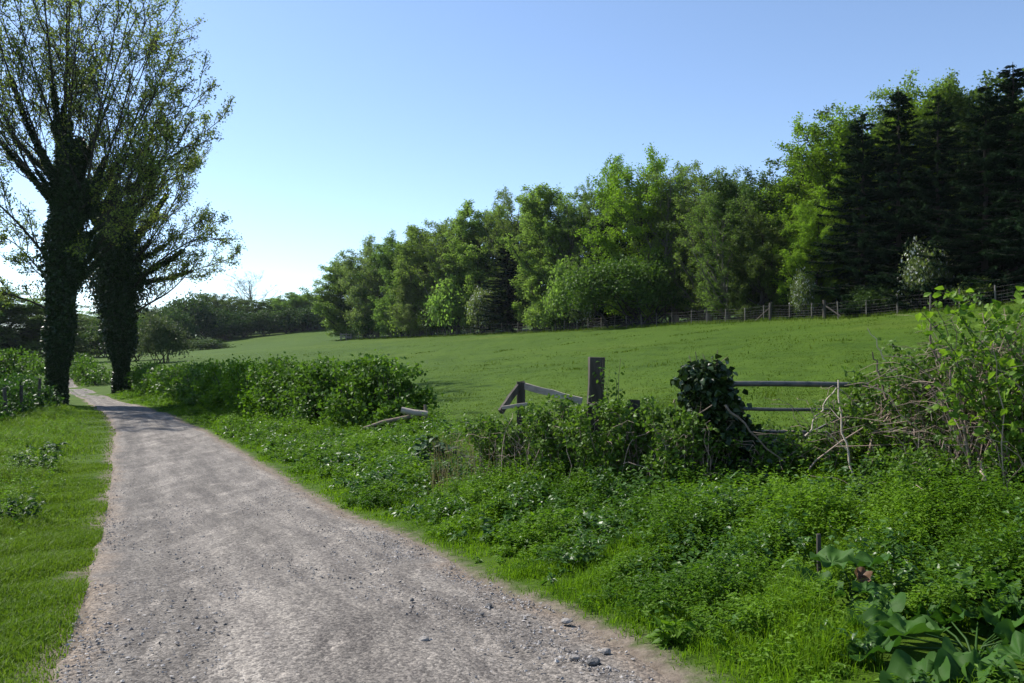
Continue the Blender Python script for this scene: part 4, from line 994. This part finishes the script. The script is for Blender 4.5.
# ------------------------------------------------------------------ broad leaved plants
def bigleaf(g, base, tip_dir, L, W, rg, cup=.3, ruff=.085, nr=9, na=36):
    """large heart-shaped leaf blade as a ruffled disc"""
    d = nrm(np.array(tip_dir, float)); up = nrm(Z3 * 1.0 + rg.normal(size=3) * .15 + d * -.15); s = nrm(np.cross(d, up)); up = np.cross(s, d)
    r = np.linspace(0, 1, nr)[:, None]; a = np.linspace(-math.pi, math.pi, na)[None]
    prof = (1 - .42 * np.exp(-((np.abs(a) - math.pi) / .45) ** 2)) * (1 + .05 * np.cos(a * 9 + rg.uniform(0, 6)))
    x = r * prof * np.cos(a) * L * .5 + L * .42; y = r * prof * np.sin(a) * W * .5
    ph = rg.uniform(0, 6)
    z = cup * L * (r ** 2) * (.35 + .65 * np.abs(np.sin(a))) * .6 + ruff * L * r ** 2 * np.sin(a * 6 + ph) - .22 * L * (x / L) ** 2 * 1.1 - .03 * L * np.exp(-(np.abs(y) / (.03 * W)) ** 2)
    z = z + .03 * L * np.cos(a * 9 + 1) * r * (1.15 - r) * 3 + .02 * L * np.sin(x * 60 / L * .35) * np.sin(np.abs(y) / W * 22)
    V = np.asarray(base) + x[..., None] * d + y[..., None] * s + z[..., None] * up
    ii = np.arange(nr * na).reshape(nr, na)
    f = np.stack([ii[:-1, :-1], ii[:-1, 1:], ii[1:, 1:], ii[1:, :-1]], -1).reshape(-1, 4)
    g.add(V.reshape(-1, 3), f, rg.uniform(.2, .9))
def broadplant(name, p, specs, leaf, label, cat, seed, dead=None, group=None):
    rg = np.random.default_rng(seed); t = empty(name, p, label, cat, group)
    for (dx, dy, dz, az, L, W, tilt) in specs:
        b = np.array([dx, dy, dz]); td = (math.cos(az), math.sin(az), tilt)
        gg = Geo(); bigleaf(gg, b, td, L, W, rg); lf = gg.build('leaf', M[leaf], t, smooth=True)
        gg = Geo(); q = np.array([[0, 0, -.03], [dx * .4, dy * .4, dz * .6], [dx + math.cos(az) * L * .12, dy + math.sin(az) * L * .12, dz - .01]]); tubes(gg, q, np.array([.008, .006, .004]), 6); gg.build('stalk', M['nettle'], t, smooth=True)
    if dead:
        dx, dy, dz, az, L, W, tilt = dead; gg = Geo(); bigleaf(gg, (dx, dy, dz), (math.cos(az), math.sin(az), tilt), L, W, rg, cup=.9, ruff=.15); o = gg.build('dead_leaf', M['deadleaf'], t, smooth=True); o['label'] = 'curled brown dead leaf'
    return t
rb = np.random.default_rng(5)
def rosette(n, R0, L0, z0, rg):
    o = []
    for i in range(n):
        az = i * 2.4 + rg.normal() * .3; rr = R0 * math.sqrt((i + .6) / n)
        L = L0 * rg.uniform(.75, 1.2); o.append((math.cos(az) * rr, math.sin(az) * rr, z0 * rg.uniform(.55, 1.15), az, L, L * rg.uniform(.62, .9), rg.uniform(-.4, .3)))
    return o
p = onground(945, 672)
p = at(975, 3.85)
broadplant('burdock_plant', p, rosette(22, .46, .31, .12, rb), 'burdock', 'huge leaved burdock in the bottom right corner', 'plant', 101, group='big leaved plants in the verge')
broadplant('burdock_plant', at(1040, 4.5), rosette(18, .42, .27, .16, rb), 'burdock', 'huge leaved burdock cut by the right edge, behind the corner one', 'plant', 102, group='big leaved plants in the verge')
broadplant('burdock_plant', at(850, 4.75), [(-.10, -.05, .10, 3.4, .30, .24, .05), (.02, .06, .16, 2.2, .28, .24, .35), (.08, .03, .18, .6, .26, .22, .3), (.05, -.08, .10, 5.2, .22, .2, -.1)], 'burdock', 'burdock with a curled brown dead leaf', 'plant', 103, dead=(.03, -.06, .10, 1.2, .13, .09, 1.2), group='big leaved plants in the verge')
broadplant('burdock_plant', at(846, 4.45), [(0, 0, .1, 2.6, .2, .15, .1), (.06, .02, .12, .3, .17, .13, .2)], 'burdock', 'single small burdock left of the corner one', 'plant', 104, group='big leaved plants in the verge')

def clump(name, px, Y, r, H, n, lsize, leaf, label, seed, cat='plant', group='leafy clumps in the right-hand verge', wr=.55, stemc=16):
    rg = np.random.default_rng(seed); p = at(px, Y); t = empty(name, p, label, cat, group)
    an = rg.uniform(0, 6.28, stemc); rr = np.sqrt(rg.uniform(0, 1, stemc)) * r
    b = np.stack([np.cos(an) * rr * .6, np.sin(an) * rr * .6, np.full(stemc, -.03)], 1); e = np.stack([np.cos(an) * rr * 1.15, np.sin(an) * rr * 1.15, H * rg.uniform(.6, 1.1, stemc)], 1)
    tq = np.linspace(0, 1, 6)[None, :, None]; P = b[:, None] * (1 - tq) + e[:, None] * tq
    gg = Geo(); tubes(gg, P, np.linspace(.005, .002, 6)[None].repeat(stemc, 0), 4); o = gg.build('stem', M['herb'], t)
    q, d = along(rg, P, max(1, n // stemc), .2, 1.03)
    az = rg.uniform(0, 6.28, len(q)); dd = np.stack([np.cos(az), np.sin(az), rg.uniform(-.5, .3, len(q))], 1)
    gg = Geo(); L = lsize * rg.uniform(.6, 1.3, len(q)); leaves2(gg, q, dd, nrm(Z3 + rg.normal(size=q.shape) * .35), L, L * wr, np.clip(rg.normal(.5, .25, len(q)), 0, 1))
    gg.build('foliage', M[leaf], t)
clump('arum_plant', 434, 12.8, .36, .62, 330, .14, 'arum', 'glossy dark leaved plant in front of the hedge end', 111, wr=.75, stemc=14)
clump('nettle_clump', 470, 14.6, .45, .62, 620, .09, 'nettle', 'dark nettles right beside the glossy leaved plant', 112, stemc=26)
clump('nettle_clump', 455, 11.6, .36, .42, 520, .075, 'nettle', 'dark nettles below the glossy leaved plant', 113, stemc=24)
clump('nettle_clump', 566, 9.6, .40, .48, 700, .07, 'nettle', 'dark nettles under the sloping pale rail', 114, stemc=28)
clump('nettle_clump', 622, 8.3, .40, .48, 700, .07, 'nettle', 'dark nettles below the square wooden post', 115, stemc=28)
clump('dock_plant', 545, 7.6, .20, .26, 150, .09, 'herb', 'pale grey green leafy tuft halfway along the verge edge', 116, stemc=14)
clump('nettle_clump', 600, 7.0, .26, .30, 380, .06, 'nettle', 'small dark herb clump near the lane edge below the nettles', 117, stemc=20)
clump('nettle_clump', 735, 6.8, .35, .36, 520, .06, 'nettle', 'dark herbs in the verge below the ivy clad post', 118, stemc=24)
clump('nettle_clump', 860, 7.3, .45, .5, 800, .065, 'nettle', 'nettles at the foot of the pale crooked stem', 119, stemc=28)
clump('nettle_clump', 935, 6.3, .45, .42, 800, .06, 'herb', 'leafy herbs below the low leafy bramble', 120, stemc=28)
clump('dock_plant', 672, 4.35, .10, .14, 70, .07, 'herb', 'small leafy tuft right at the bottom edge of the verge', 121, stemc=10)
clump('nettle_clump', 14, 8.8, .28, .34, 420, .06, 'nettle', 'dark herbs at the left edge of the left verge', 122, group=None, stemc=20)
clump('dock_plant', 44, 17.5, .4, .22, 160, .16, 'arum', 'broad dock leaves flat in the left verge', 123, group=None, stemc=12)
clump('nettle_clump', 34, 14.5, .4, .42, 420, .09, 'nettle', 'dark nettles in the left verge before the scruffy hedge', 124, group=None, stemc=20)

# ------------------------------------------------------------------ grass and undergrowth
XB_Y = [2, 8.6, 9.6, 11, 14, 20, 23, 31, 40, 48]; XB_X = [12, 12, 1.9, .5, -.2, -1.8, -4.4, -9.4, -15, -20]
def sample_verge(n, y0, y1, rg, side):
    y = rg.uniform(y0, y1, n * 3)
    if side > 0:
        xr = XR(y) - .06; xb = np.minimum(np.interp(y, XB_Y, XB_X), .74 * y + .6); wmax = np.max(xb - xr)
        x = xr + rg.uniform(0, wmax, len(y)); ok = x < xb
    else:
        xl = XL(y) + .06; xb = -.72 * y - .5; wmax = np.max(xl - xb); x = xl - rg.uniform(0, wmax, len(y)); ok = x > xb
    x, y = x[ok][:n], y[ok][:n]
    return x, y
EXCL = [(.10, *at(820, 5.2)[:2]), (.10, *at(820, 5.0)[:2]), (.5, *at(975, 3.85)[:2]), (.45, *at(1040, 4.5)[:2]), (.26, *at(850, 4.75)[:2]), (.12, *at(846, 4.45)[:2]), (.35, *at(434, 12.8)[:2])]
def clear(x, y):
    ok = np.ones(len(x), bool)
    for r_, a_, b_ in EXCL: ok &= (x - a_) ** 2 + (y - b_) ** 2 > r_ * r_
    return ok
_rc = np.random.default_rng(9); _K = _rc.normal(size=(14, 2)) * np.repeat([3.2, 7.5], 7)[:, None]; _ph = _rc.uniform(0, 6.28, 14)
def lumpy(x, y):
    v = sum((1. if i < 7 else .75) * np.sin(_K[i, 0] * x + _K[i, 1] * y + _ph[i]) for i in range(14))
    return np.clip(.5 + v / 7.5, 0, 1)
def patchy(x, y): return .5 + .25 * np.sin(x * 2.1 + 1.3 * np.sin(y * 1.1)) + .25 * np.sin(y * 1.9 + 1.7 * np.sin(x * .9 + 2))
rgq = np.random.default_rng(77)
gr = Geo()
for n, y0, y1, wk in ((85000, 2.6, 6.5, 1.), (90000, 6., 11, 1.3), (62000, 10.5, 22, 2.2), (40000, 21, 48, 4.)):
    x, y = sample_verge(n, y0, y1, rgq, 1); dl = dlane(x, y); pt = patchy(x, y)
    keep = rgq.uniform(0, 1, len(x)) < np.clip((dl - .02) * 4, 0, 1) * (.4 + .6 * lumpy(x, y)); keep &= clear(x, y); x, y, dl, pt = x[keep], y[keep], dl[keep], pt[keep]
    H = (.03 + .08 * np.clip(dl / .9, 0, 1) + .09 * np.clip((dl - .6) / 2, 0, 1)) * (.35 + 1.25 * lumpy(x, y)) * rgq.uniform(.5, 1.4, len(x))
    P = np.stack([x, y, h(x, y) - .01], 1)
    blades(gr, P, H, .0052 * wk * rgq.uniform(.7, 1.5, len(x)), rgq.uniform(.1, .95, len(x)), np.clip(rgq.normal(.5, .25, len(x)) + .3 * (pt - .5), 0, 1), rgq)
tag(gr.build('verge_grass', M['grass']), 'lush bright grass of the right-hand verge', 'grass', kind='stuff')
gr = Geo()
for n, y0, y1, wk in ((110000, 3.2, 9, 1.2), (80000, 8.5, 16, 2.0), (50000, 15, 40, 3.6)):
    x, y = sample_verge(n, y0, y1, rgq, -1); dl = dlane(x, y); pt = patchy(x + 3, y); lq = lumpy(x * 1.1 + 7, y * .3)
    keep = rgq.uniform(0, 1, len(x)) < np.clip(.35 + dl * 1.5, 0, 1) * (.85 + .6 * lumpy(x * 1.1 + 7, y * .3)); x, y, dl, pt = x[keep], y[keep], dl[keep], pt[keep]
    H = (.05 + .05 * np.clip(dl / 1.2, 0, 1) + .16 * np.clip((dl - .9) / 1.6, 0, 1)) * (.35 + 1.25 * lumpy(x * 1.1 + 7, y * .3)) * rgq.uniform(.5, 1.35, len(x))
    blades(gr, np.stack([x, y, h(x, y) - .01], 1), H, .0052 * wk * rgq.uniform(.7, 1.4, len(x)), rgq.uniform(.1, .95, len(x)), np.clip(rgq.normal(.5, .25, len(x)) + .3 * (pt - .5), 0, 1), rgq)
tag(gr.build('verge_grass', M['grassl']), 'shorter grass of the left-hand verge', 'grass', kind='stuff')

def herbs(g, x, y, H, m, lsize, rg, wr=.5):
    n = len(x); base = np.stack([x, y, h(x, y)], 1)
    lean = rg.normal(size=(n, 1, 2)) * .35
    zf = rg.uniform(.15, 1.05, (n, m)) ** .8; Hm = H[:, None] * zf
    P = np.repeat(base[:, None], m, 1); P[..., 2] += Hm; P[..., :2] += lean * Hm[..., None] + rg.normal(size=(n, m, 2)) * .018
    az = rg.uniform(0, 6.283, (n, m)); d = np.stack([np.cos(az), np.sin(az), rg.uniform(-.45, .35, (n, m))], -1).reshape(-1, 3)
    L = (lsize * rg.uniform(.55, 1.3, (n, m)) * (1.15 - .5 * zf)).ravel()
    tint = np.clip(np.repeat(rg.uniform(-.15, .25, n) + 1.0 * lumpy(x * .6 - 3, y * .6 + 2), m) + rg.normal(size=n * m) * .14, 0, 1)
    N = nrm(Z3 + rg.normal(size=(n * m, 3)) * .4)
    leaves(g, P.reshape(-1, 3), d, N, L, L * wr, tint, fold=.12, droop=.12)
ug = Geo()
for n, y0, y1, k, m in ((11000, 2.8, 6.5, 1.0, 26), (15000, 6, 11, 1.35, 24), (9000, 10.5, 24, 1.9, 22), (3600, 23, 48, 3.0, 18)):
    x, y = sample_verge(n, y0, y1, rgq, 1); dl = dlane(x, y); pt = patchy(x * .8 + 5, y * .8)
    keep = (rgq.uniform(0, 1, len(x)) < np.clip((dl - .10) * 1.1, 0, 1) * (.06 + 1.5 * lumpy(x + 2, y - 1) ** 1.6)) & clear(x, y); x, y, dl, pt = x[keep], y[keep], dl[keep], pt[keep]
    H = (.06 + .15 * np.clip(dl / 1.8, 0, 1) + .13 * np.clip((dl - 2.2) / 2, 0, 1)) * (.35 + 1.5 * lumpy(x + 2, y - 1)) * rgq.uniform(.6, 1.3, len(x))
    herbs(ug, x, y, H, m, .040 * k, rgq, .5)
tag(ug.build('undergrowth', M['herb']), 'leafy herbs and cleavers growing through the right-hand verge', 'undergrowth', kind='stuff')
ug = Geo()
x, y = sample_verge(12000, 3.6, 32, rgq, -1); dl = dlane(x, y); keep = rgq.uniform(0, 1, len(x)) < np.clip((dl - .5) * .6, 0, .95) * (.15 + 1.3 * lumpy(x, y)); x, y = x[keep], y[keep]
herbs(ug, x, y, rgq.uniform(.08, .3, len(x)) * (.3 + 1.4 * lumpy(x, y)), 18, .055, rgq, .5)
tag(ug.build('undergrowth', M['herb']), 'leafy herbs growing through the left-hand verge', 'undergrowth', kind='stuff')

bg_ = Geo()
for nn, y0, y1, k in ((2400, 2.9, 7, 1.), (3600, 6.5, 12, 1.25), (1900, 11.5, 24, 1.9)):
    x, y = sample_verge(nn, y0, y1, rgq, 1); dl = dlane(x, y); lp = lumpy(x - 4, y + 3)
    keep = (rgq.uniform(0, 1, len(x)) < np.clip((dl - .25) * .6, 0, 1) * (.05 + 1.6 * lp ** 2)) & clear(x, y); x, y, dl, lp = x[keep], y[keep], dl[keep], lp[keep]
    m = 16; nb = len(x); H = (.10 + .22 * np.clip(dl / 2.4, 0, 1)) * (.5 + .9 * lp) * rgq.uniform(.6, 1.3, nb)
    zf = rgq.uniform(.2, 1.02, (nb, m)); P = np.repeat(np.stack([x, y, h(x, y)], 1)[:, None], m, 1); P[..., 2] += H[:, None] * zf; P[..., :2] += rgq.normal(size=(nb, m, 2)) * .015 + rgq.normal(size=(nb, 1, 2)) * .3 * (H[:, None] * zf)[..., None]
    az = rgq.uniform(0, 6.28, (nb, m)); D = np.stack([np.cos(az), np.sin(az), rgq.uniform(-.5, .4, (nb, m))], -1).reshape(-1, 3)
    L = (.075 * k * rgq.uniform(.5, 1.3, (nb, m)) * (1.2 - .6 * zf)).ravel()
    leaves2(bg_, P.reshape(-1, 3), D, nrm(Z3 + rgq.normal(size=(nb * m, 3)) * .35), L, L * rgq.uniform(.4, .6, nb * m), np.clip(np.repeat(rgq.uniform(.1, .8, nb), m) + rgq.normal(size=nb * m) * .12, 0, 1))
tag(bg_.build('undergrowth', M['nettle2']), 'broad leaved nettles and docks scattered through the right-hand verge', 'undergrowth', kind='stuff')
# dry stalks by the broken fence
dg = Geo(); n = 900; px = rgq.uniform(432, 560, n); Y = rgq.uniform(10.2, 14, n); x = (px - CX) / F * Y
blades(dg, np.stack([x, Y, h(x, Y)], 1), rgq.uniform(.3, .85, n), np.full(n, .006), rgq.uniform(.05, .6, n), rgq.uniform(0, 1, n), rgq)
tag(dg.build('dry_grass', M['dry']), 'bleached dry grass stalks left of the broken fence', 'grass', kind='stuff')

# field grass beyond the gate: short tufts, thinning with distance
fg = Geo()
for n, y0, y1, wk in ((60000, 9, 20, 2.), (50000, 18, 45, 3.2), (24000, 42, 100, 5.)):
    y = rgq.uniform(y0, y1, n * 2); x = rgq.uniform(-.55, .72, n * 2) * y
    q = rgq.uniform(size=len(x)) < .25 + .75 * lumpy(x * .35, y * .2)
    ok = (x > np.interp(y, XB_Y + [60, 80], XB_X + [-28, -50]) + .2) & (dlane(x, np.clip(y, 0, 76)) > 2) & q
    nx_ = x * 1.79 / 2.05 + (y - 92.7) / 2.05
    ok &= nx_ < 4
    x, y = x[ok][:n], y[ok][:n]
    blades(fg, np.stack([x, y, h(x, y) - .01], 1), rgq.uniform(.02, .06, len(x)), .006 * wk * rgq.uniform(.7, 1.4, len(x)), rgq.uniform(.3, 1., len(x)), np.clip(rgq.normal(.45, .25, len(x)), 0, 1), rgq)
tag(fg.build('meadow_grass', M['fieldg']), 'short grazed grass of the sloping meadow', 'grass', kind='stuff')
tg = Geo()
for i in range(110):
    Y = rgq.uniform(11, 75); x0 = rgq.uniform(-.3, .68) * Y
    if (x0 * 1.79 + (Y - 92.7)) / 2.05 > -2 or x0 < np.interp(Y, XB_Y + [60, 80], XB_X + [-28, -50]) + 1.5: continue
    k = int(rgq.uniform(12, 60)); rr = rgq.uniform(.15, .8); q = rgq.normal(size=(k, 2)) * [rr * 1.6, rr] + [x0, Y]
    blades(tg, np.stack([q[:, 0], q[:, 1], h(q[:, 0], q[:, 1])], 1), rgq.uniform(.05, .17, k) * rgq.uniform(.6, 1.2), rgq.uniform(.012, .03, k) * (1 + Y / 40), rgq.uniform(.2, 1, k), np.clip(rgq.normal(.45, .25, k), 0, 1), rgq)
tag(tg.build('tussock_grass', M['fieldg']), 'darker coarse tufts dotted over the sloping meadow', 'grass', kind='stuff')
# rough grass under the fence and at the wood's edge
fg = Geo(); n = 22000; s_ = rgq.uniform(0, fl, n); off = rgq.normal(size=n) * 1.6 + 1.2; q = A_ + fd * s_[:, None] + np.array([1.79, 1.0]) / 2.05 * off[:, None]
blades(fg, np.stack([q[:, 0], q[:, 1], h(q[:, 0], q[:, 1])], 1), rgq.uniform(.08, .32, n), rgq.uniform(.03, .06, n), rgq.uniform(.2, .9, n), rgq.uniform(0, 1, n), rgq)
tag(fg.build('rough_grass', M['fieldg']), 'rough taller grass under the stock fence', 'grass', kind='stuff')

# stones that catch the eye on the lane
for px, py, sz, mt, lb in [(203, 540, .03, 'stone_dark', 'dark pebble alone in the middle of the lane'), (268, 640, .03, 'stone', 'pale flat stone in the near lane left of the others'),
    (424, 645, .035, 'stone', 'grey rounded stone in the near lane by the lower edge'), (392, 659, .022, 'stone', 'small stone just left of the grey rounded one'),
    (412, 604, .024, 'stone_dark', 'dark chip in the lane above the grey rounded stone'), (489, 610, .03, 'stone_dark', 'dark stone near the right margin of the lane'),
    (567, 627, .04, 'stone', 'pale broken stone on the earthy right margin'), (593, 668, .042, 'stone_dark', 'largest dark flint among the chippings near the right margin'),
    (574, 663, .03, 'stone', 'pale chip left of the largest dark flint'), (606, 657, .032, 'stone', 'pale stone above the largest dark flint'),
    (308, 510, .03, 'stone', 'pale stone at the right edge of the lane halfway up'), (482, 618, .02, 'stone_dark', 'small dark chip left of the dark margin stone')]:
    p = onground(px, py); p[2] = float(lane_z(p[0], p[1])) + sz * .35
    bm = bpy.data.meshes.new('stone'); rg = np.random.default_rng(px)
    import bmesh
    b_ = bmesh.new(); bmesh.ops.create_icosphere(b_, subdivisions=2, radius=1)
    ax = runit(rg, 7); dp = rg.uniform(.55, .95, 7)
    for v in b_.verts:
        c_ = np.array(v.co)
        for a_, d_ in zip(ax, dp):
            m_ = c_ @ a_
            if m_ > d_: c_ = c_ - a_ * (m_ - d_)
        v.co = c_ * np.array([1, .75, .5]) * sz
    b_.to_mesh(bm); b_.free(); bm.materials.append(M[mt])
    o = bpy.data.objects.new('stone', bm); COL.objects.link(o); o.location = p; o.rotation_euler = (0, 0, rg.uniform(0, 6)); tag(o, lb, 'stone', 'stones lying on the lane')

hm, nt = newmat('air'); pv = nd(nt, 'ShaderNodeVolumePrincipled'); pv.inputs['Color'].default_value = (.75, .85, 1, 1); pv.inputs['Density'].default_value = .00008; pv.inputs['Anisotropy'].default_value = .3
out = nd(nt, 'ShaderNodeOutputMaterial'); nt.links.new(pv.outputs[0], out.inputs['Volume'])
gg = Geo(); zt = 45.; zb = float(GZ.min()) - 1
box(gg, (0, 0, (zt + zb) / 2), (3700, 0, 0), (0, 3700, 0), (0, 0, (zt - zb) / 2)); o = gg.build('haze', hm); tag(o, 'thin spring haze over the whole valley', 'haze', kind='stuff')

# ------------------------------------------------------------------ camera, sky, sun
cam = bpy.data.cameras.new('camera'); co = bpy.data.objects.new('camera', cam); COL.objects.link(co)
cam.lens = 28.0; cam.sensor_width = 36.0 * 796 / 796.44; cam.clip_end = 8000; cam.clip_start = .05
cam.shift_y = (HY - 341.5) / 1024
co.location = (0, 0, EYE); co.rotation_euler = (R(90), 0, 0); S.camera = co
SUN_EL, SUN_AZ = 46., -56.      # azimuth from straight ahead, minus is to the left
sd = Vector((math.sin(R(SUN_AZ)) * math.cos(R(SUN_EL)), math.cos(R(SUN_AZ)) * math.cos(R(SUN_EL)), math.sin(R(SUN_EL))))
sl = bpy.data.lights.new('sun', 'SUN'); sl.energy = 5.0; sl.angle = R(.53); sl.color = (1, .95, .87)
so = bpy.data.objects.new('sun', sl); COL.objects.link(so); so.rotation_euler = sd.to_track_quat('Z', 'Y').to_euler(); so.location = (-40, 20, 60)
w = bpy.data.worlds.new('World'); S.world = w; w.use_nodes = True
nt = w.node_tree; nt.nodes.clear()
sky = nt.nodes.new('ShaderNodeTexSky'); sky.sky_type = 'NISHITA'; sky.sun_disc = False
sky.sun_elevation = R(SUN_EL); sky.sun_rotation = R(SUN_AZ); sky.air_density = 1.0; sky.dust_density = .7; sky.ozone_density = 1.2; sky.altitude = 2000
bg = nt.nodes.new('ShaderNodeBackground'); bg.inputs[1].default_value = .137
wo = nt.nodes.new('ShaderNodeOutputWorld'); nt.links.new(sky.outputs[0], bg.inputs[0]); nt.links.new(bg.outputs[0], wo.inputs[0])
S.view_settings.view_transform = 'Standard'; S.view_settings.look = 'None'; S.view_settings.exposure = 0.70; S.view_settings.gamma = 1
S.view_settings.use_curve_mapping = False
S.render.engine = 'CYCLES'
S.cycles.max_bounces = 6; S.cycles.diffuse_bounces = 3; S.cycles.glossy_bounces = 2; S.cycles.transmission_bounces = 3
S.cycles.caustics_reflective = False; S.cycles.caustics_refractive = False
